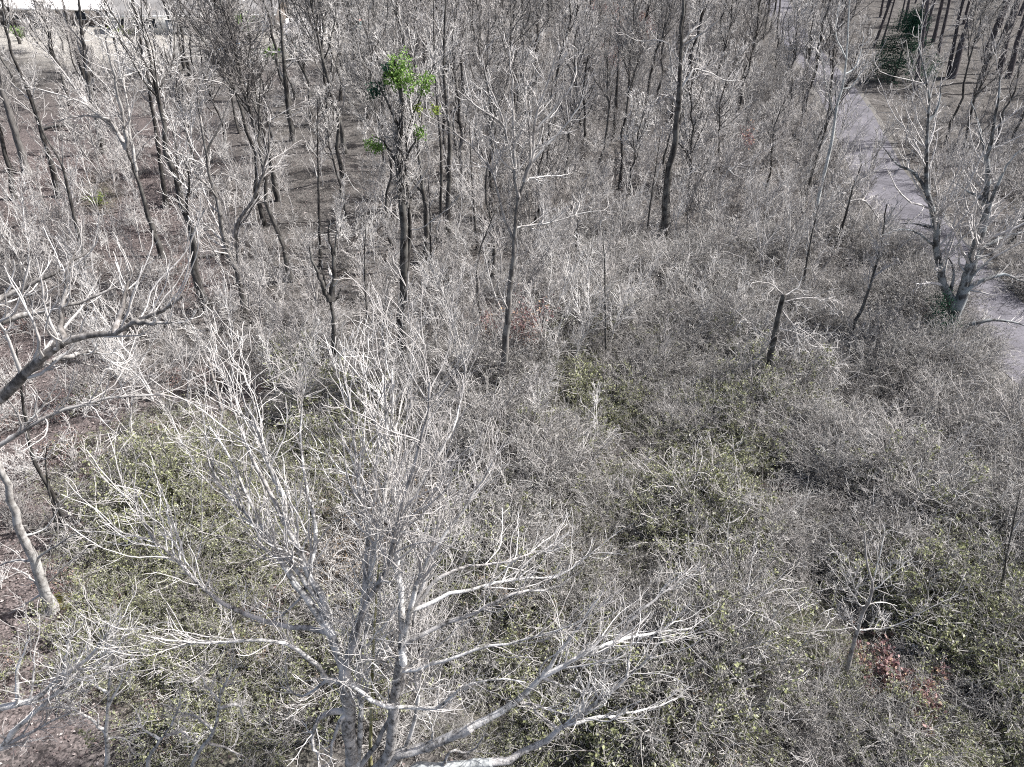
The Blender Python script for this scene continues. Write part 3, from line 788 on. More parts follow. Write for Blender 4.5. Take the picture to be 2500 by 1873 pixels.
crk = hero("crooked_tree", "small crooked twin-stemmed tree with a flat tangled crown", "tree", (1752, 548), [(1755, 470), (1765, 440), (1779, 415)],
     [(.06, .3, [(1779, 415), (1828, 390), (1880, 360)]), (.06, -.3, [(1779, 415), (1740, 390), (1700, 400)]), (.05, .4, [(1775, 420), (1790, 370), (1830, 340)]), (.05, .3, [(1754, 480), (1790, 440), (1770, 380)]), (.05, -.4, [(1779, 415), (1800, 430), (1870, 430)])], .09, 58, tw=2.2, mt=M_LIMB, short="the flat-crowned tree")
leaf_part(crk, "leaf_clump", M_RUSSET, [at(1825, 320, crk.location[1] + .2), at(1830, 345, crk.location[1])], [.6, .4], 90, .13, 10)
POLE_NAMES = {141: "the flaring old trunk", 253: "the broad-footed trunk", 1092: "the close twin trunks", 1433: "the red-bush trunk", 1406: "the short dark snag", 1480: "the thicket's grey trunk"}
for args in [
    ("old dark trunk flaring at its foot on the pink litter, left of centre stems", (141, 482), [(125, 400), (104, 332), (77, 247), (50, 185), (20, 100), (5, 0)], .21, 9),
    ("thin dark sapling-like pole in front of the flaring old trunk", (210, 655), [(200, 618), (162, 444), (143, 386), (104, 320), (80, 240)], .12, 7),
    ("broad-footed dark trunk rising from the pink leaf slope", (253, 372), [(242, 320), (232, 270), (216, 208), (205, 116), (190, -10)], .3, 8),
    ("tall dark trunk in front of the white-roofed house", (218, 225), [(197, 162), (172, 75), (149, -10)], .28, 5),
    ("dark trunk before the grey-roofed house's pale wall", (452, 172), [(436, 95), (421, -10)], .27, 6),
    ("first of two close dark trunks behind the vase-shaped tree's boughs", (1092, 588), [(1097, 347), (1086, 232), (1085, 100), (1088, -10)], .19, 8),
    ("second of two close dark trunks behind the vase-shaped tree's boughs", (1074, 575), [(1078, 400), (1070, 280), (1062, 160), (1058, 0)], .12, 7),
    ("thin dark trunk left of the vase-shaped tree", (1165, 610), [(1158, 520), (1151, 425), (1145, 300)], .09, 6),
    ("slim dark trunk leaning behind the vase-shaped tree's long arm", (1325, 525), [(1337, 386), (1342, 300), (1350, 180)], .13, 8),
    ("straight dark trunk beside the red bush in the far wood", (1433, 195), [(1438, 90), (1443, -20)], .28, 4),
    ("dark straight trunk in front of the red bush", (1499, 340), [(1507, 208), (1514, 20), (1518, -20)], .17, 6),
    ("thin pale trunk with one raised arm left of the thick bent-armed trunk", (1575, 600), [(1592, 471), (1603, 398), (1612, 330)], .08, 7),
    ("short dark snag in the shade below the thin pale arm tree", (1406, 655), [(1409, 590), (1411, 530)], .15, 2),
    ("slender dark trunk behind the candelabrum snag", (782, 650), [(779, 540), (777, 430), (775, 330), (776, 240)], .11, 7),
    ("slender forked trunk standing just right of the candelabrum snag", (897, 800), [(892, 700), (890, 620), (893, 540), (880, 470)], .06, 8),
    ("dark slim pole between green-topped tree and vase-shaped tree", (1055, 720), [(1052, 620), (1050, 540), (1046, 440)], .08, 6),
    ("leaning thin tree right of the pale vase tree near russet leaves", (1175, 800), [(1165, 700), (1170, 620), (1215, 500)], .08, 6),
    ("dark pole tree in grey brush above the topless trunk", (1960, 730), [(1968, 650), (1985, 560), (2000, 500)], .09, 6),
    ("slim grey trunk in the sapling thicket below the vase tree", (1480, 880), [(1478, 760), (1476, 640), (1470, 560)], .07, 9),
]:
    lab, b_, tr_, r_, au = args
    hero("bare_tree", lab, "tree", b_, tr_, [], r_, 100 + int(b_[0]), tw=.75, auto=au, mw=M_TWIG_MID, short=POLE_NAMES.get(b_[0]))
hero("small_tree", "small fan-branched bare tree alone in the lower brush beside red leaves", "tree", (2062, 1668), [(2095, 1530), (2130, 1440), (2115, 1370), (2110, 1300)],
     [(.05, -.4, [(2093, 1540), (2045, 1500), (2030, 1488), (2000, 1500)]), (.045, .4, [(2108, 1490), (2070, 1430), (2060, 1390), (2040, 1340)]), (.05, .3, [(2096, 1538), (2180, 1530), (2280, 1480), (2340, 1452)]), (.04, .4, [(2128, 1445), (2180, 1400), (2230, 1360)]), (.04, .5, [(2125, 1420), (2150, 1350), (2160, 1280)]),
      (.04, -.2, [(2120, 1460), (2090, 1440), (2075, 1380)]), (.04, .3, [(2112, 1480), (2150, 1470), (2190, 1480)])], .075, 60, mt=M_LIMB, thick=.6, mw=M_TWIG_MID, tw=2.2, short="the fan-branched tree")
hero("small_tree", "thin dark-stemmed shrub tree in the brush left of the fan-branched tree", "tree", (1790, 1470), [(1797, 1444), (1805, 1390), (1813, 1334)], [(.02, .2, [(1797, 1444), (1770, 1400), (1750, 1380)]), (.02, .2, [(1800, 1420), (1830, 1380), (1850, 1340)])], .035, 61, tw=2.0, mw=M_TWIG_MID)
hero("small_tree", "dark-twigged shrub tree in deep shade by the brush's far edge", "tree", (2440, 1500), [(2450, 1400), (2470, 1300), (2490, 1200)], [(.03, .3, [(2455, 1380), (2420, 1320), (2400, 1290)]), (.03, .3, [(2470, 1300), (2510, 1240), (2530, 1200)])], .05, 62, tw=1.8, mw=M_TWIG_MID)
hero("broken_tree", "leaning pale broken pole in the pink-leaved saplings", "tree", (545, 1030), [(541, 1005), (525, 940), (508, 880)], [], .08, 63, mt=M_DEAD, tw=.3, tops=.06, capped=True, levels=2)

# ------------------------------------------------------------------ pines beyond the road
rng = np.random.default_rng(77)


def pine_mesh(seed, r, h):
    rng = np.random.default_rng(seed)
    K = 12
    P = np.zeros((K, 3)); P[:, 2] = np.linspace(-.2, h, K)
    P[1:, :2] += np.cumsum(rng.normal(size=(K - 1, 2)) * .05, 0)
    R = taper(r, r * .3, K, 1.25)
    t = Geo(); t.tubes(P, R, 10, .06, rng)
    B, BR = kids(rng, P[None], R[None], 34, .62, (.10, .18), (60, 95), 6, .05, .08, .35, .02)
    stub, SR = kids(rng, P[None], R[None], 7, .2, (.02, .05), (70, 100), 4, -.05, .1, .2, .02)
    t2 = Geo(); t2.tubes(B, BR, 4); t2.tubes(stub, SR, 4)
    n = Geo()
    tip = B[:, 2:].reshape(-1, 3)
    C = np.repeat(tip, 8, 0) + rng.normal(size=(len(tip) * 8, 3)) * .3
    n.leaves(C, .5, rng, 0, .2)
    return t.mesh("trunk", M_PINE), t2.mesh("branches", M_PINE), n.mesh("needles", M_NEEDLE, False)


PINES = [pine_mesh(s, r, h) for s, r, h in ((1, .27, 21), (2, .33, 23), (3, .20, 19), (4, .15, 17))]
pine_spots = [
    ((2234, 221), (2243, 0), .24, "straight dark pine trunk rising out of the dark evergreen"),
    ((2325, 191), (2378, 0), .36, "thickest leaning pine trunk on the striped straw slope"),
    ((2393, 203), (2418, 107), .28, "kinked dark pine trunk downhill of the thickest pine"),
    ((2278, 103), (2296, 0), .25, "dark pine trunk uphill between evergreen and thickest pine"),
    ((2257, 118), (2268, 0), .14, "thin pine pole beside the dark evergreen's crown"),
    ((2289, 139), (2316, 0), .22, "slim pine trunk just behind the thin pole pine"),
    ((2314, 189), (2341, 0), .22, "pine trunk close beside the thickest pine"),
    ((2439, 178), (2478, 0), .34, "bluish stout pine, first of a near pair by the frame edge"),
    ((2462, 190), (2500, 20), .32, "bluish stout pine, second of a near pair by the frame edge"),
    ((2132, 118), (2175, 0), .2, "leaning pine trunk on the road side of the evergreen"),
    ((2207, 57), (2218, 0), .24, "far pine trunk above the dark evergreen"),
    ((2382, 107), (2407, 0), .17, "thin far pine between the thickest and kinked pines"),
    ((2491, 150), (2510, 60), .18, "thin pine at the frame edge behind the bluish pair"),
    ((2192, 75), (2207, 0), .15, "thin far pine left of the evergreen's top"),
    ((2352, 60), (2368, 0), .22, "distant pine near the slope's top behind the thickest pine"),
    ((2440, 70), (2460, 0), .2, "distant pine near the slope's top behind the bluish pair"),
    ((2150, 40), (2160, -20), .2, "distant pine trunk above the road's far end"),
    ((2250, 30), (2258, -30), .2, "farthest small pine trunk over the thin pole pine"),
]
for i, (b_, t_, r_, lab) in enumerate(pine_spots):
    B = ground(*b_)
    up_ = at(t_[0], t_[1], B[1]) - B
    up_ /= np.linalg.norm(up_)
    k = int(np.argmin([abs(r_ - a) for a in (.27, .33, .20, .15)]))
    s = r_ / (.27, .33, .20, .15)[k]
    o = root("pine_tree", B, lab, "pine", "pines on the slope beyond the road")
    o.rotation_euler = Vector((up_[0] * .7, 0, 1)).normalized().to_track_quat('Z', 'Y').to_euler()
    o.scale = (s, s, 1)
    for nm, md in zip(("trunk", "branches", "needles"), PINES[k]):
        link(nm, md, o)
    HEROES.append(B)
rng = np.random.default_rng(31)
more = []
while len(more) < 44:
    x, y = rng.uniform(52, 150), rng.uniform(84, 185)
    if road_dist(x, y) < 7 or any((x - a) ** 2 + (y - b_) ** 2 < 12 for a, b_ in more) or any((x - h_[0]) ** 2 + (y - h_[1]) ** 2 < 8 for h_ in HEROES):
        continue
    px, py = proj(x, y)
    if not (2120 < px < 2900 and -60 < py < 190):
        continue
    more.append((x, y))
    o = root("pine_tree", (x, y, float(gz(x, y))), "slim dark pine trunk among the many on the far striped slope", "pine", "pines on the slope beyond the road", rng.uniform(0, 6.28))
    s = rng.uniform(.55, .95)
    o.scale = (s, s, rng.uniform(.9, 1.1))
    for nm, md in zip(("trunk", "branches", "needles"), PINES[int(rng.integers(4))]):
        link(nm, md, o)
LANDMARKS.append(("the pine slope", 2330, 150))
# the same stand goes on outside the frame and shades the hollow right of the road
for k, (x, y) in enumerate([(52, 44), (58, 52), (62, 60), (55, 63), (68, 66), (64, 74), (72, 80), (60, 82), (76, 72), (70, 56), (49, 37), (66, 46), (80, 90), (58, 72)]):
    o = root("pine_tree", (x, y, float(gz(x, y))), "dark pine of the stand shading the hollow right of the road", "pine", "pines on the slope beyond the road", k * 1.3)
    for nm, md in zip(("trunk", "branches", "needles"), PINES[k % 3]):
        link(nm, md, o)

# dark evergreen by the pines
B = ground(2180, 200)
ev = root("evergreen_tree", B, "dark green holly-like evergreen at the foot of the pines", "tree")
HEROES.append(B)
q = Geo(); P = np.zeros((10, 3)); P[:, 2] = np.linspace(-.1, 7.0, 10)
q.tubes(P, taper(.16, .03, 10, 1.3), 8)
link("trunk", q.mesh("trunk", M_TRUNK), ev)
rg = np.random.default_rng(6)
A, AR = kids(rg, P[None], taper(.16, .03, 10)[None], 70, .05, (.5, .75), (65, 100), 6, -.02, .08, .4, .015, .5, .8)
q = Geo(); q.tubes(A, AR, 4); link("branches", q.mesh("branches", M_TRUNK), ev)
q = Geo()
for k in (2, 3, 4, 5):
    C = np.repeat(A[:, k], 46, 0) + rg.normal(size=(len(A) * 46, 3)) * .4
    q.leaves(C, .15, rg)
link("foliage", q.mesh("foliage", M_EVERGREEN, False), ev)
LANDMARKS.append(("the dark evergreen", 2180, 200))

# ------------------------------------------------------------------ tree and sapling archetypes, copied over the wood
def tree_kind(seed, h, r, rmin, n_limb, style, n3, n4, t0=.38):
    rng = np.random.default_rng(seed)
    K = 14
    P = np.zeros((K, 3)); P[:, 2] = np.linspace(-.2, h * .92, K)
    P[1:, :2] += np.cumsum(rng.normal(size=(K - 1, 2)) * h * .011, 0)
    R = taper(r, rmin * 1.5, K, 1.35)
    t = Geo(); t.tubes(P, R, 8, .09, rng)
    ang = {0: (18, 38), 1: (30, 60), 2: (45, 80)}[style]
    A, AR = kids(rng, P[None], R[None], n_limb, t0, (.25, .5), ang, 9, .13, .11, .55, rmin * 1.5)
    t.tubes(A, AR, 5)
    P2, R2 = kids(rng, A, AR, n3, .1, (.25, .5), (25, 55), 6, .1, .15, .5, rmin)
    P3, R3 = kids(rng, P2, R2, n4, .1, (.3, .6), (25, 55), 4, .08, .2, .6, rmin)
    q = Geo(); q.tubes(P2, R2, 3); q.tubes(P3, R3, 3)
    return t, q


TREES = []
for i in range(16):
    rg = random.Random(i)
    h = rg.uniform(9, 17); r = h * rg.uniform(.0085, .0135)
    t, q = tree_kind(200 + i, h, r, .011 if i < 8 else .016, rg.randint(11, 20), rg.choice((0, 0, 1, 1, 2)), 190, 900, rg.uniform(.25, .45))
    TREES.append((t.mesh("trunk", M_TRUNK), q.mesh("crown", (M_TWIG, M_TWIG_MID, M_TWIG, M_TWIG_DARK)[i % 4]), h))


def sapling_kind(seed, h, rmin, multi, m):
    rng = np.random.default_rng(seed)
    q = Geo()
    for s in range(multi):
        K = 9
        P = np.zeros((K, 3)); P[:, 2] = np.linspace(-.1, h * rng.uniform(.7, 1), K)
        lean = rng.normal(size=2) * h * (.05 + .05 * multi)
        P[:, :2] += np.linspace(0, 1, K)[:, None] ** 1.3 * lean + np.vstack([[0, 0], np.cumsum(rng.normal(size=(K - 1, 2)) * h * .012, 0)])
        R = taper(.007 * h + .004, rmin, K)
        A, AR = kids(rng, P[None], R[None], int(11 * h / multi ** .5 / 2.2), .25, (.22, .45), (20, 48), 6, .12, .12, .6, rmin, .3)
        B, BR = kids(rng, A, AR, int(len(A) * 5), .1, (.25, .55), (22, 55), 4, .08, .18, .7, rmin, .2)
        q.tubes(P, R, 5); q.tubes(A, AR, 3); q.tubes(B, BR, 3)
    return q.mesh("sapling", m)


SAPS = []
for i in range(14):
    rg = random.Random(50 + i)
    h = rg.uniform(2.6, 6.2)
    SAPS.append((sapling_kind(300 + i, h, .0085, 1 + (i % 3 == 0) + (i % 5 == 0), (M_TWIG, M_TWIG, M_TWIG_MID, M_TWIG)[i % 4]), h))
SAPS_FAR = []
for i in range(8):
    rg = random.Random(90 + i)
    SAPS_FAR.append(sapling_kind(340 + i, rg.uniform(2.5, 7), .015, 1 + i % 2, (M_TWIG_MID, M_TWIG_DARK, M_TWIG, M_TWIG_MID)[i % 4]))


LANDMARKS += [("the white shed", 746, 126), ("the grey-roofed house", 400, 84), ("the brown house", 560, 78), ("the teal bin", 873, 74), ("the far red bushes", 1520, 100), ("the russet beech", 1272, 880), ("the pale log", 1080, 610)]


def between(px, py):
    """a phrase on where a plant stands, by the landmark trees on either side of it"""
    L = [(n, x, y) for n, x, y in LANDMARKS if x < px - 12 and abs(y - py) < 420]
    R_ = [(n, x, y) for n, x, y in LANDMARKS if x > px + 12 and abs(y - py) < 420]
    cost = lambda a: abs(a[1] - px) + .9 * abs(a[2] - py)
    l = min(L, key=cost)[0] if L else None
    r = min(R_, key=cost)[0] if R_ else None
    if l and r:
        return f"between {l} and {r}"
    return f"beside {l or r or 'the road'} at the wood's edge"


def in_lawn(px, py):
    return blob(px, py, [(300, 95, 210, 50, 1.4), (740, 105, 60, 30, 1.2)]) > .5


def sample(rng, n, box, spacing, dens, extra=()):
    """points of the ground that fall in a pixel box, with a minimum spacing and a density in photo space"""
    out = []
    E = [np.array(e[:2]) for e in extra]
    tries = 0
    x0, x1, y0, y1 = box
    far, near = ground(1250, y0)[1], ground(1250, y1)[1]
    while len(out) < n and tries < n * 60:
        tries += 1
        y = math.sqrt(rng.uniform(near ** 2, far ** 2))
        x = rng.uniform(-.85 * (y + 14), .85 * (y + 14))
        px, py = proj(x, y)
        if not (x0 < px < x1 and y0 < py < y1):
            continue
        if rng.random() > dens(px, py) or road_dist(x, y) < 3.2:
            continue
        sp = spacing * (1 + y * .004)
        if any((x - o[0]) ** 2 + (y - o[1]) ** 2 < sp * sp for o in out) or any((x - e[0]) ** 2 + (y - e[1]) ** 2 < (sp * .6) ** 2 for e in E):
            continue
        out.append((x, y, px, py))
    return out


rng = np.random.default_rng(2024)


def tree_dens(px, py):
    if in_lawn(px, py) or py > 760:
        return 0
    d = 1.0
    if 1350 < px < 2240 and py > 560:
        d = .12
    if px < 420 and 250 < py < 620:
        d = .13
    if px < 850 and py < 300:
        d = .36 if px < 700 else .55
    if px > 2080:
        d = .5
    if px > 2240 and py > 330:
        d = .9
    if px > 2080 and py < 330:
        d = .0
    if py > 600:
        d *= .4
    return d


spots = sample(rng, 235, (-120, 2620, 6, 760), 3.0, tree_dens, HEROES)
GRP_T = "bare background trees of the wood"
for i, (x, y, px, py) in enumerate(spots):
    k = int(rng.integers(16))
    tm, cm, h = TREES[k]
    z = float(gz(x, y))
    s = rng.uniform(.8, 1.15)
    hh = h * s
    size = "tall" if hh > 13.5 else "middling" if hh > 10.5 else "short"
    tone = ("pale-twigged", "grey-twigged", "grey-twigged", "dull-twigged")[k % 4]
    o = root("background_tree", (x, y, z), f"{size} {tone} bare tree {between(px, py)}", "tree", GRP_T, rng.uniform(0, 6.28))
    o.scale = (s, s, s)
    o.rotation_euler = (rng.normal() * .035, rng.normal() * .035, rng.uniform(0, 6.28))
    link("trunk", tm, o); link("crown", cm, o)

# saplings one can pick out
def sap_dens(px, py):
    if in_lawn(px, py):
        return 0
    d = blob(px, py, [(850, 860, 420, 170, 1), (1250, 820, 300, 200, .9), (1500, 760, 200, 160, 1), (600, 620, 400, 220, .55), (250, 740, 280, 160, .9), (80, 640, 140, 80, 1), (1500, 500, 500, 160, .45), (500, 980, 200, 110, .7), (2060, 470, 140, 200, .8), (2290, 440, 90, 150, .6), (1750, 850, 300, 200, .35), (1300, 1080, 220, 120, .3)])
    return float(d)


GRP_S = "bare saplings of the understory"
for i, (x, y, px, py) in enumerate(sample(rng, 290, (-60, 2400, 430, 1180), .85, sap_dens, HEROES)):
    k = int(rng.integers(14))
    sm, h = SAPS[k]
    s = rng.uniform(.75, 1.2)
    form = ("multi-stemmed" if (k % 3 == 0 or k % 5 == 0) else "single-stemmed") + ("" if k % 4 == 2 else " pale")
    size = "tall" if h * s > 5 else "middling" if h * s > 3.8 else "short"
    o = link("sapling", sm, None, (x, y, float(gz(x, y))))
    o.rotation_euler = (rng.normal() * .05, rng.normal() * .05, rng.uniform(0, 6.28))
    o.scale = (s, s, s)
    tag(o, f"{size} {form} bare sapling {between(px, py)}", "sapling", GRP_S)


# ------------------------------------------------------------------ growth nobody could count, spread as stuff
def mound(p):
    """slow variation of how high the brush grows"""
    x, y = p[:, 0], p[:, 1]
    v = np.sin(x * .62 + 1.9 * np.sin(y * .37)) * np.cos(y * .55 + 1.3 * np.sin(x * .31 + 1)) + .45 * np.sin(x * 1.7 - y * 1.3)
    return np.clip(.95 + .85 * v, .28, 2.1)


def scatter(name, pts, protos, rng, smin, smax, tilt=.1, grow=None):
    cl = bpy.data.collections.new(name + "_source")
    for k, p in enumerate(protos):
        ob = bpy.data.objects.new(f"{name}_clump_{k:02d}", p)
        cl.objects.link(ob)
    pts = np.asarray(pts, float)
    n = len(pts)
    me = bpy.data.meshes.new(name)
    me.vertices.add(n)
    me.vertices.foreach_set("co", pts.astype(np.float32).ravel())
    a = me.attributes.new("rot", 'FLOAT_VECTOR', 'POINT')
    rv = np.stack([rng.normal(size=n) * tilt, rng.normal(size=n) * tilt, rng.uniform(0, 6.28, n)], 1)
    a.data.foreach_set("vector", rv.astype(np.float32).ravel())
    a = me.attributes.new("sca", 'FLOAT', 'POINT')
    a.data.foreach_set("value", (rng.uniform(smin, smax, n) * (1 if grow is None else grow(pts))).astype(np.float32))
    a = me.attributes.new("pick", 'INT', 'POINT')
    a.data.foreach_set("value", rng.integers(0, len(protos), n).astype(np.int32))
    o = link(name, me)
    ng = bpy.data.node_groups.new(name + "_spread", 'GeometryNodeTree')
    ng.interface.new_socket("Geometry", in_out='INPUT', socket_type='NodeSocketGeometry')
    ng.interface.new_socket("Geometry", in_out='OUTPUT', socket_type='NodeSocketGeometry')
    gi = ng.nodes.new('NodeGroupInput'); go = ng.nodes.new('NodeGroupOutput')
    ci = ng.nodes.new('GeometryNodeCollectionInfo')
    ci.inputs[0].default_value = cl
    ci.inputs[1].default_value = True
    ci.inputs[2].default_value = True
    ip = ng.nodes.new('GeometryNodeInstanceOnPoints')
    ip.inputs["Pick Instance"].default_value = True

    def attr(nm, ty):
        nd = ng.nodes.new('GeometryNodeInputNamedAttribute')
        nd.data_type = ty
        nd.inputs[0].default_value = nm
        return nd.outputs[0]
    L = ng.links.new
    L(gi.outputs[0], ip.inputs["Points"]); L(ci.outputs[0], ip.inputs["Instance"])
    L(attr("pick", 'INT'), ip.inputs["Instance Index"])
    L(attr("sca", 'FLOAT'), ip.inputs["Scale"])
    L(attr("rot", 'FLOAT_VECTOR'), ip.inputs["Rotation"])
    L(ip.outputs[0], go.inputs[0])
    md = o.modifiers.new("spread", 'NODES')
    md.node_group = ng
    return tag(o, kind="stuff")


def spread(rng, n, ylo, yhi, dens, xr=.86):
    y = np.sqrt(rng.uniform(ylo ** 2, yhi ** 2, n * 6))
    x = rng.uniform(-1, 1, n * 6) * xr * (y + 14)
    px, py = proj(x, y)
    keep = (px > -120) & (px < 2620) & (py > -10) & (py < 2000) & (rng.random(n * 6) < dens(px, py)) & (road_dist(x, y) > 2.9)
    x, y = x[keep][:n], y[keep][:n]
    return np.stack([x, y, gz(x, y)], 1)


def brush_kind(seed, m, n=34, Ls=(.9, 2.0), rad=.7, rmin=.0065, arch=-.10, leaf=None, nleaf=0, lsize=.07, dens=6.0):
    rng = np.random.default_rng(seed)
    K = 8
    th = rng.uniform(0, 6.28, n); rr = rad * np.sqrt(rng.random(n))
    p0 = np.stack([rr * np.cos(th), rr * np.sin(th), np.full(n, -.05)], 1)
    tilt = rng.uniform(.1, 1.1, n); ph = rng.uniform(0, 6.28, n)
    d = np.stack([np.sin(tilt) * np.cos(ph), np.sin(tilt) * np.sin(ph), np.cos(tilt)], 1)
    L = rng.uniform(*Ls, n)
    P = np.empty((n, K, 3)); P[:, 0] = p0
    for k in range(1, K):
        d = d + rng.normal(size=(n, 3)) * .12
        d[:, 2] += arch
        d /= np.linalg.norm(d, axis=1, keepdims=True)
        P[:, k] = P[:, k - 1] + d * (L / (K - 1))[:, None]
    P[:, :, 2] = np.maximum(P[:, :, 2], .02 + .05 * rng.random((n, K)))
    R = np.repeat(taper(.013, rmin, K)[None], n, 0)
    A, AR = kids(rng, P, R, n * dens, .15, (.2, .5), (25, 70), 4, .05, .25, .7, rmin, .15)
    B, BR = kids(rng, A, AR, n * dens * 1.6, .1, (.3, .7), (25, 70), 3, .05, .25, .8, rmin, .1)
    q = Geo(); q.tubes(P, R, 3); q.tubes(A, AR, 3); q.tubes(B, BR, 3)
    me = q.mesh("brush", m, True)
    if leaf is not None and nleaf:
        pts = np.concatenate([A[:, 1:].reshape(-1, 3), B[:, 1:].reshape(-1, 3)])
        C = pts[rng.integers(0, len(pts), nleaf)] + rng.normal(size=(nleaf, 3)) * .03
        q.leaves(C, lsize, rng)
        nq0 = len(me.polygons)
        me2 = q.mesh("brush", m, True)
        me2.materials.append(leaf)
        idx = np.zeros(len(me2.polygons), np.int32); idx[nq0:] = 1
        me2.polygons.foreach_set("material_index", idx)
        bpy.data.meshes.remove(me)
        me = me2
    return me


rng = np.random.default_rng(99)
grey_brush = [brush_kind(500 + i, (M_TWIG_MID, M_TWIG_DARK, M_TWIG_MID, M_BRUSH)[i % 4], n=44, leaf=M_GREY_LEAF, nleaf=800, lsize=.045, rmin=.0046, dens=6.5) for i in range(7)]
olive_brush = [brush_kind(520 + i, (M_BRUSH, M_TWIG_DARK)[i % 2], n=24, leaf=M_OLIVE, nleaf=2300, lsize=.06) for i in range(5)]
low_vines = [brush_kind(540 + i, (M_BRUSH, M_TWIG_DARK)[i % 2], n=40, Ls=(.5, 1.3), rad=.8, arch=-.28, leaf=M_OLIVE, nleaf=1100, lsize=.05, dens=4.5) for i in range(4)]
bare_brush = [brush_kind(560 + i, (M_TWIG, M_TWIG_MID, M_TWIG_DARK)[i % 3], n=20, Ls=(.8, 2.2), rad=.5, arch=-.03, dens=5, rmin=.009) for i in range(6)]
BRUSH = [(2000, 1150, 560, 330, 1.2), (2350, 1350, 400, 500, 1.2), (1700, 1500, 400, 420, 1.2), (1350, 1300, 260, 260, .8), (1700, 880, 420, 240, 1.2), (2150, 960, 260, 180, 1), (1300, 1750, 330, 200, .7), (1050, 1000, 250, 150, .5), (2100, 1800, 600, 200, 1.2), (2200, 700, 90, 150, .8)]
HOLE = [(2050, 1000, 150, 70, .7), (2180, 1680, 90, 110, .6), (2440, 1580, 60, 80, 1), (2090, 1560, 70, 90, .5), (2420, 1370, 90, 120, .4)]
scatter("grey_brush", spread(rng, 2600, 9, 44, lambda a, b_: np.clip(blob(a, b_, BRUSH) - blob(a, b_, HOLE), 0, 1) * (1 - .6 * blob(a, b_, GREEN))), grey_brush, rng, .55, 1.1, grow=mound)
scatter("olive_brush", spread(rng, 1500, 9, 40, lambda a, b_: blob(a, b_, GREEN) * np.clip(.25 + blob(a, b_, BRUSH), 0, 1) * (1 - blob(a, b_, HOLE))), olive_brush, rng, .55, 1.05, grow=mound)
scatter("low_vines", spread(rng, 650, 8.5, 30, lambda a, b_: blob(a, b_, GREEN) * (a < 1600)), low_vines, rng, .5, 1.05)
scatter("bare_undergrowth", spread(rng, 2000, 9, 100, lambda a, b_: np.where(in_lawn(a, b_), 0, np.where(b_ > 950, .35, .55) * np.where((a < 900) & (b_ < 640), .25, 1) * np.where((a < 420) & (b_ < 640), .5, 1) * np.where((a > 2050) & (b_ < 330), .05, 1) * np.where((a > 400) & (a < 1400) & (b_ > 330) & (b_ < 760), .45, 1))), bare_brush, rng, .5, 1.2)
scatter("understory", spread(rng, 1250, 38, 165, lambda a, b_: np.where(in_lawn(a, b_), 0.0, 1.0) * np.where(a < 860, .28, 1) * np.where((a > 2060) & (b_ < 340), .02, 1) * np.where((a > 900) & (a < 2050), 1, .6) * np.where((a > 400) & (a < 1400) & (b_ > 330), .5, 1)), SAPS_FAR, rng, .6, 1.3, .06)

TAN = [(1360, 1330, 90, 90, 1), (1330, 1520, 90, 60, 1), (960, 1250, 70, 120, .7), (820, 1420, 90, 120, .6), (1200, 1600, 120, 90, .8), (1440, 1180, 90, 50, .8), (560, 1290, 70, 60, .5), (1500, 1250, 60, 40, .7), (2350, 1560, 160, 60, .7), (1850, 1640, 80, 60, .5), (640, 1480, 90, 80, .6), (1560, 1840, 200, 40, .4), (1950, 1480, 80, 50, .5), (700, 1700, 120, 90, .6)]
tan_brush = [brush_kind(580 + i, M_TWIG_DARK, n=26, Ls=(.6, 1.6), leaf=M_TAN, nleaf=900, lsize=.05) for i in range(3)]
scatter("tan_bracken", spread(rng, 650, 9, 40, lambda a, b_: blob(a, b_, TAN)), tan_brush, rng, .45, .95, grow=mound)
PINKLEAF = [(1640, 1240, 150, 40, .8), (1880, 1290, 60, 40, .8), (2000, 1330, 60, 60, .7), (1750, 1120, 60, 30, .6), (1960, 1820, 90, 50, .8), (2180, 1660, 140, 110, .6), (2440, 1480, 60, 30, .7), (1740, 1480, 70, 40, .6), (1300, 1440, 60, 40, .6), (470, 690, 80, 40, .6), (1840, 1820, 60, 40, .6), (60, 1000, 150, 150, .5), (250, 1130, 130, 70, .5), (120, 1520, 200, 260, .4), (380, 1780, 170, 100, .4), (1060, 1330, 120, 60, .4), (560, 900, 110, 80, .4), (700, 1560, 90, 60, .4)]
pink_brush = [brush_kind(590 + i, M_TWIG_DARK, n=20, Ls=(.5, 1.3), leaf=M_RUSSET, nleaf=600, lsize=.07) for i in range(2)]
scatter("russet_undergrowth", spread(rng, 380, 9, 46, lambda a, b_: blob(a, b_, PINKLEAF)), pink_brush, rng, .45, .95)

# dead leaves lying on the floor
n = 60000
P = spread(rng, n, 8, 60, lambda a, b_: np.clip(.25 + blob(a, b_, PINK), 0, 1))
P[:, 2] += .03
q = Geo(); q.leaves(P, .09, rng, .75, .7)
tag(link("leaf_litter", q.mesh("leaf_litter", M_LITTER, False)), kind="stuff")


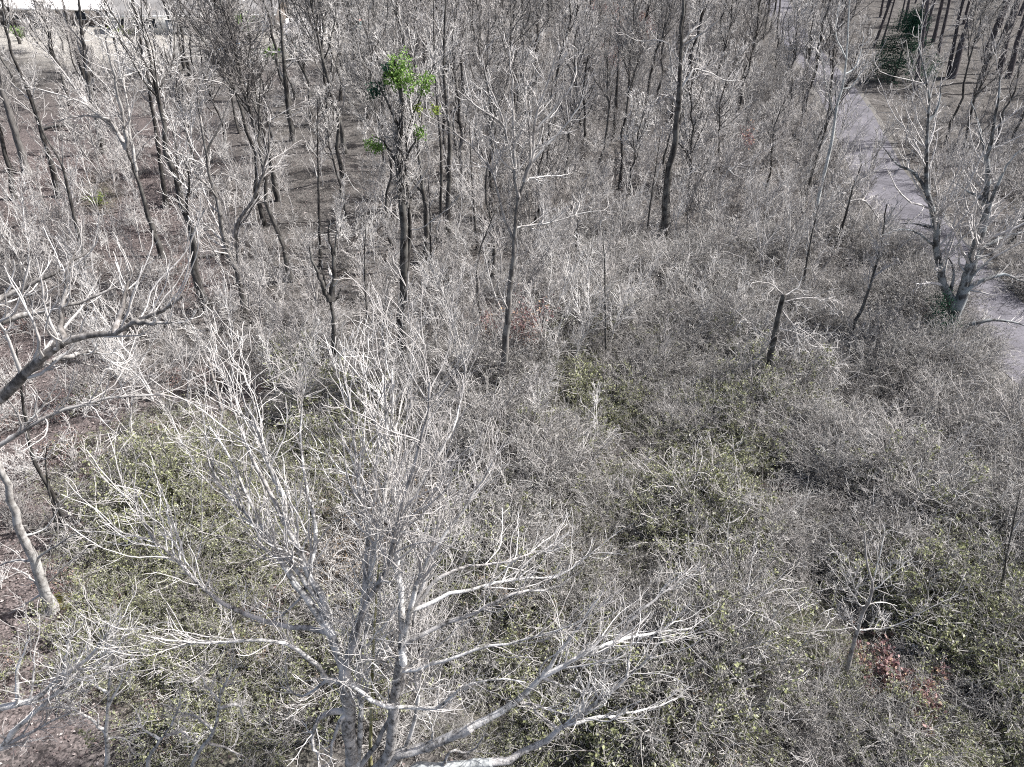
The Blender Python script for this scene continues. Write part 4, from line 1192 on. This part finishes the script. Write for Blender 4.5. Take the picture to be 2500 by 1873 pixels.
# leafy shrubs one can point at
def leafy_shrub(name, label, px, py, h, w, lm, nleaf, lsize, seed, mw=M_TWIG_MID, group=None, cat="shrub"):
    B = ground(px, py)
    rg = np.random.default_rng(seed)
    o = root(name, B, label, cat, group)
    n = 14
    th = rg.uniform(0, 6.28, n)
    P = np.zeros((n, 8, 3))
    t = np.linspace(0, 1, 8)
    sp = rg.uniform(.1, .5, n) * w
    for k in range(n):
        P[k, :, 0] = np.cos(th[k]) * sp[k] * t ** 1.3
        P[k, :, 1] = np.sin(th[k]) * sp[k] * t ** 1.3
        P[k, :, 2] = t * h * rg.uniform(.6, 1) - .05
    P[:, 1:] += rg.normal(size=(n, 7, 3)) * .04
    R = np.repeat(taper(.02, .007, 8)[None], n, 0)
    A, AR = kids(rg, P, R, 120, .2, (.2, .45), (25, 60), 5, .08, .15, .6, .007)
    q = Geo(); q.tubes(P, R, 4); q.tubes(A, AR, 3)
    link("stems", q.mesh("stems", mw), o)
    pts = A[:, 1:].reshape(-1, 3)
    C = pts[rg.integers(0, len(pts), nleaf)] + rg.normal(size=(nleaf, 3)) * .06 * h
    C[:, 2] = np.maximum(C[:, 2], .03)
    q = Geo(); q.leaves(C, lsize, rg)
    link("foliage", q.mesh("foliage", lm, False), o)
    return o


for a in [
    ("leafy_shrub", "dark red-brown leafy shrub in the lower brush", 2180, 1700, 1.3, 2.6, M_RUSSET, 2200, .12, 1),
    ("leafy_shrub", "dusky purple-leaved shrub just below the fan-branched tree", 2110, 1650, 1.0, 1.8, M_RUSSET, 620, .12, 2),
    ("leafy_shrub", "pale dry-leaved shrub beside the dark red-brown shrub", 2270, 1650, .9, 1.7, M_PALE_LEAF, 520, .11, 3),
    ("leafy_shrub", "small pale dry-leaved shrub uphill of the red-brown shrub", 2200, 1605, .7, 1.1, M_PALE_LEAF, 260, .10, 4),
    ("leafy_shrub", "russet-leaved young beech at the tall vase-shaped tree's foot", 1272, 880, 3.4, 2.6, M_RUSSET, 1500, .12, 5),
    ("leafy_shrub", "smaller russet-leaved shrub left of the vase-shaped tree's foot", 1205, 860, 2.4, 1.8, M_RUSSET, 800, .12, 6),
    ("leafy_shrub", "reddish bush in the far wood beside the dark straight trunk", 1480, 88, 4.5, 6.5, M_RUSSET, 1500, .3, 7),
    ("leafy_shrub", "reddish bush farther right, behind the dark straight trunk", 1565, 112, 4.0, 5.0, M_RUSSET, 1300, .28, 8),
    ("leafy_shrub", "low red bush standing below the two far reddish bushes", 1492, 180, 3.5, 3.2, M_RUSSET, 420, .22, 9),
    ("leafy_shrub", "tan bramble patch at the dirt spot by the frame's lower side", 2450, 1690, 1.1, 2.2, M_RUSSET, 420, .10, 10),
    ("leafy_shrub", "tallest yellow-green shrub by the grey-roofed house wall", 310, 40, 3.0, 4.2, M_YGREEN, 800, .26, 11),
    ("leafy_shrub", "rounded bright green shrub beside the house's pale wall", 360, 66, 2.6, 4.0, M_GREEN, 800, .26, 12),
    ("leafy_shrub", "yellow-green shrub on the lawn in front of the house", 312, 70, 2.2, 4.2, M_YGREEN, 700, .24, 13),
    ("leafy_shrub", "low spreading yellow-green shrub at the lawn's middle", 316, 86, 1.2, 5.4, M_YGREEN, 620, .22, 14),
    ("leafy_shrub", "dark green shrub between the brown house and the blue car", 600, 97, 4.2, 3.6, M_GREEN, 800, .26, 15),
    ("leafy_shrub", "long clipped green hedge bush in front of the white shed", 664, 145, 1.7, 4.6, M_GREEN, 900, .22, 16),
    ("leafy_shrub", "blue-green shrub beside the stout trunk before the shed", 722, 146, 1.7, 3.0, M_EVERGREEN, 600, .22, 17),
    ("leafy_shrub", "small green shrub at the white-roofed house's corner", 190, 16, 2.6, 3.2, M_GREEN, 500, .25, 18),
    ("leafy_shrub", "green shrub half hidden behind the left-most trunks", 55, 100, 2.0, 2.6, M_GREEN, 420, .22, 19),
    ("leafy_shrub", "pale olive bush above the brush, right of the vase-shaped tree", 1420, 985, 2.4, 2.6, M_OLIVE, 1100, .10, 20),
    ("leafy_shrub", "small green-leaved shrub in the pink litter clearing", 240, 500, 1.0, 1.8, M_YGREEN, 300, .13, 21),
    ("leafy_shrub", "small dark green shrub downhill of the dark evergreen", 2252, 222, 2.6, 2.2, M_EVERGREEN, 420, .2, 22),
]:
    leafy_shrub(*a)

# fallen wood and the mossy rock
def log(label, p0, p1, r, seed, m=M_DEAD, stubs=4):
    A, B = ground(*p0), ground(*p1)
    rg = np.random.default_rng(seed)
    A[2] += r * .7; B[2] += r * .7 + .05
    P = resample(np.array([A, (A + B) / 2 + rg.normal(size=3) * .12, B]), 10)
    o = root("fallen_log", A, label, "log")
    q = Geo(); R = taper(r, r * .6, 10); q.tubes(P - A, R, 8, .08, rg)
    link("trunk", q.mesh("trunk", m), o)
    S, SR = kids(rg, (P - A)[None], R[None], stubs, .2, (.08, .3), (35, 80), 5, .05, .15, .4, .012)
    for s_, r_ in zip(S, SR):
        q = Geo(); q.tubes(s_, r_, 5); link("branch", q.mesh("branch", m), o)


log("pale fallen log lying on dark ground behind the green-topped tree", (1058, 632), (1110, 584), .16, 1)
log("short fallen branch on the purple litter right of the leaning trunk", (190, 1324), (305, 1385), .06, 2)
log("fallen log at the pale lawn's lower edge", (330, 178), (440, 172), .18, 3)
log("grey fallen log across the pink slope behind the smooth leaning trunk", (100, 318), (215, 312), .16, 4, M_TRUNK)
log("dark fallen trunk lying behind the twin-stemmed tree", (470, 632), (560, 620), .14, 5, M_TRUNK)
log("mossy-dark fallen trunk in the hollow under the vase-shaped tree", (1110, 655), (1200, 640), .12, 6, M_TRUNK)
log("thin pale fallen pole on shaded ground left of the thick bent-armed trunk", (1430, 560), (1520, 548), .1, 7)
log("thin fallen pole on the shaded floor right of the candelabrum snag", (910, 700), (960, 735), .07, 8)

B = ground(154, 1468)
rg = np.random.default_rng(4)
K, S = 9, 14
V = []
for i in range(K):
    a = math.pi * .5 * (1 - i / (K - 1)) if i else math.pi * .55
    for j in range(S):
        t = 2 * math.pi * j / S
        f = 1 + .18 * math.sin(3 * t + 1) * math.cos(2 * a) + rg.uniform(-.07, .07)
        V.append((math.sin(a) * math.cos(t) * .48 * f, math.sin(a) * math.sin(t) * .3 * f, math.cos(a) * .3 * f - .02))
Q = [(i * S + j, i * S + (j + 1) % S, (i + 1) * S + (j + 1) % S, (i + 1) * S + j) for i in range(K - 1) for j in range(S)]
q = Geo(); q.add(V, Q)
tag(link("rock", q.mesh("rock", bark("mossy_stone", (.14, .14, .03), (.30, .29, .09), (.46, .41, .28), zs=1, scale=5)), None, tuple(B)), "yellow-green mossy rock at the leaning pale trunk's foot", "rock")
bpy.data.objects["rock"].rotation_euler = (0, 0, -.3)

# ------------------------------------------------------------------ houses, shed, car and bin beyond the wood
M_ROOF = plain("grey_shingle", (.16, .16, .165), .9, .3, 3)
M_ROOF_PALE = plain("pale_metal_roof", (.72, .72, .74), .5, .06, 2)
M_WALL = plain("white_siding", (.66, .65, .63), .7, .08, 2)
M_BRICK = plain("brown_brick", (.13, .115, .105), .9, .3, 5)
M_TRIM = plain("white_trim", (.8, .8, .79), .5, .04)
M_GLASS = plain("dark_glass", (.03, .035, .045), .08, .1)
M_PAINT = plain("blue_paint", (.07, .22, .42), .25, .05)
M_TYRE = plain("rubber", (.02, .02, .02), .8, .1)
M_TEAL = plain("teal_plastic", (.22, .48, .5), .5, .08)
M_DOOR = plain("grey_door", (.35, .36, .38), .5, .06)


def part(parent, name, m, boxes, loc=None):
    q = Geo()
    for b_ in boxes:
        q.box(*b_)
    return link(name, q.mesh(name, m, False), parent, loc)


def house(name, label, px, py, w, d, hw, hr, wallm, roofm, rz, wins, door=None, garage=None, chimney=None, cat="house", over=.45):
    """gabled house, front wall at its local y = 0 facing the camera"""
    B = ground(px, py)
    o = root(name, (B[0], B[1], B[2] - .05), label, cat, None, rz)
    part(o, "wall", wallm, [(-w / 2, w / 2, 0, d, 0, hw)])
    q = Geo()
    t = .16
    for s in (-1, 1):
        ye, yr = (-over, d / 2) if s < 0 else (d + over, d / 2)
        ze, zr = hw - over * hr / (d / 2) + .02, hw + hr
        V = [(-w / 2 - over, ye, ze), (w / 2 + over, ye, ze), (w / 2 + over, yr, zr), (-w / 2 - over, yr, zr)]
        V += [(x, y, z + t) for x, y, z in V]
        q.add(V, [(0, 1, 2, 3), (4, 5, 6, 7), (0, 1, 5, 4), (2, 3, 7, 6), (1, 2, 6, 5), (0, 3, 7, 4)])
    rf = link("roof", q.mesh("roof", roofm, False), o)
    q = Geo()
    for s in (-1, 1):
        x = s * (w / 2 - .02)
        q.add([(x, 0, hw), (x, d, hw), (x, d / 2, hw + hr)], None, [(0, 1, 2)])
    link("gable", q.mesh("gable", wallm, False), o)
    part(o, "fascia", M_TRIM, [(-w / 2 - over, w / 2 + over, -over - .05, -over - .004, hw - over * hr / (d / 2) - .12, hw - over * hr / (d / 2) + .16)])
    for (x, z, ww, hh) in wins:
        f = part(o, "window", M_TRIM, [(x - ww / 2 - .08, x + ww / 2 + .08, -.06, -.002, z - hh / 2 - .08, z - hh / 2), (x - ww / 2 - .08, x + ww / 2 + .08, -.06, -.002, z + hh / 2, z + hh / 2 + .08),
                                       (x - ww / 2 - .08, x - ww / 2, -.06, -.002, z - hh / 2, z + hh / 2), (x + ww / 2, x + ww / 2 + .08, -.06, -.002, z - hh / 2, z + hh / 2), (x - .03, x + .03, -.05, -.002, z - hh / 2, z + hh / 2)])
        part(f, "pane", M_GLASS, [(x - ww / 2, x + ww / 2, -.03, -.004, z - hh / 2, z + hh / 2)])
    if door:
        dd = part(o, "door", M_DOOR, [(door - .45, door + .45, -.05, -.002, 0, 2.05)])
        part(dd, "handle", M_TRIM, [(door + .3, door + .38, -.1, -.052, .95, 1.05)])
    if garage:
        gx_, gw = garage
        gd = part(o, "garage_door", M_TRIM, [(gx_ - gw / 2, gx_ + gw / 2, -.03, -.002, .02, 2.2)])
        for k in range(4):
            part(gd, "panel", M_TRIM, [(gx_ - gw / 2 + .08, gx_ + gw / 2 - .08, -.06, -.032, .08 + k * .54, .54 + k * .54)])
    if chimney:
        part(rf, "chimney", M_BRICK, [(chimney - .4, chimney + .4, d / 2 + .2, d / 2 + .9, hw + hr * .5, hw + hr + .9)])
    return o


house("house", "grey-roofed house with a pale front wall behind the lawn shrubs", 400, 84, 15, 9, 2.7, 2.6, M_WALL, M_ROOF, .02, [(-5.2, 1.5, 1.4, 1.2), (-1.6, 1.5, 1.8, 1.2), (3.4, 1.5, 1.4, 1.2)], door=1.2, chimney=3)
house("house", "house with a broad white roof at the wood's far corner", 130, 62, 17, 10, 2.6, 2.9, M_BRICK, M_ROOF_PALE, -.03, [(-5, 1.5, 1.5, 1.2), (0, 1.5, 1.5, 1.2), (5, 1.5, 1.5, 1.2)], door=2.6)
house("house", "brown house with a grey roof and a white garage door", 560, 78, 15, 9, 2.7, 2.4, M_BRICK, M_ROOF, -.03, [(-5, 1.5, 1.4, 1.2), (-1.5, 1.5, 1.4, 1.2)], door=1.0, garage=(5.0, 3.0))
house("shed", "white shed with a pale metal roof among the far trunks", 746, 126, 5.2, 3.4, 2.3, 1.3, M_WALL, M_ROOF_PALE, -.2, [(-1.5, 1.4, .8, .8)], door=.8, cat="shed", over=.3)

B = ground(545, 124)
car = root("car", B, "small blue car parked beside the brown house", "car", None, .12)
prof = [(-2.1, .35), (2.1, .35), (2.15, .75), (1.2, .92), (-1.6, .95), (-2.15, .8)]
q = Geo()
for prf, wd, z0 in ((prof, .86, 0),):
    n = len(prf)
    V = [(x, -wd, z) for x, z in prf] + [(x, wd, z) for x, z in prf]
    q.add(V, [(i, (i + 1) % n, n + (i + 1) % n, n + i) for i in range(n)] + [(0, 1, 2, 5), (2, 3, 4, 5), (n, n + 5, n + 2, n + 1), (n + 2, n + 5, n + 4, n + 3)])
link("body", q.mesh("body", M_PAINT, False), car)
q = Geo()
V = [(1.1, -.8, .93), (.45, -.66, 1.4), (-1.0, -.66, 1.42), (-1.65, -.8, .95)]
V += [(x, -y, z) for x, y, z in V]
q.add(V, [(0, 1, 2, 3), (4, 7, 6, 5), (0, 4, 5, 1), (3, 2, 6, 7)])
link("windows", q.mesh("windows", M_GLASS, False), car)
part(car, "roof", plain("white_paint", (.75, .76, .78), .3, .03), [(-1.05, .5, -.68, .68, 1.4, 1.46)])
for x in (-1.35, 1.35):
    for s in (-1, 1):
        q = Geo(); a = np.linspace(0, 2 * math.pi, 13)[:-1]
        V = [(x + .33 * math.cos(t), s * .7, .33 + .33 * math.sin(t)) for t in a] + [(x + .33 * math.cos(t), s * .9, .33 + .33 * math.sin(t)) for t in a] + [(x, s * .9, .33)]
        q.add(V, [(i, (i + 1) % 12, 12 + (i + 1) % 12, 12 + i) for i in range(12)], [(12 + i, 12 + (i + 1) % 12, 24) for i in range(12)])
        link("wheel", q.mesh("wheel", M_TYRE, False), car)

B = ground(873, 74)
bn = root("bin", B, "teal bin standing among far trunks right of the shed", "bin")
q = Geo(); q.add([(-.5, -.5, 0), (.5, -.5, 0), (.5, .5, 0), (-.5, .5, 0), (-.65, -.65, 1.3), (.65, -.65, 1.3), (.65, .65, 1.3), (-.65, .65, 1.3)], [(0, 1, 5, 4), (1, 2, 6, 5), (2, 3, 7, 6), (3, 0, 4, 7), (0, 3, 2, 1)])
link("body", q.mesh("body", M_TEAL, False), bn)
part(bn, "lid", plain("faded_red_plastic", (.5, .25, .23), .6, .08), [(-.7, .7, -.7, .75, 1.302, 1.4)])

# look-alikes that share a description are told apart by how near they stand, while there are few of them
same = {}
for o in SC.objects:
    if o.parent is None and o.get("group") in (GRP_T, GRP_S):
        same.setdefault(o["label"], []).append(o)
for lab, L in same.items():
    if 2 <= len(L) <= 4:
        L.sort(key=lambda o: o.location.y)
        for o, w in zip(L, {2: ("nearer", "farther"), 3: ("nearest", "middle", "farthest"), 4: ("nearest", "second-nearest", "third-nearest", "farthest")}[len(L)]):
            o["label"] = f"{w} {lab}"
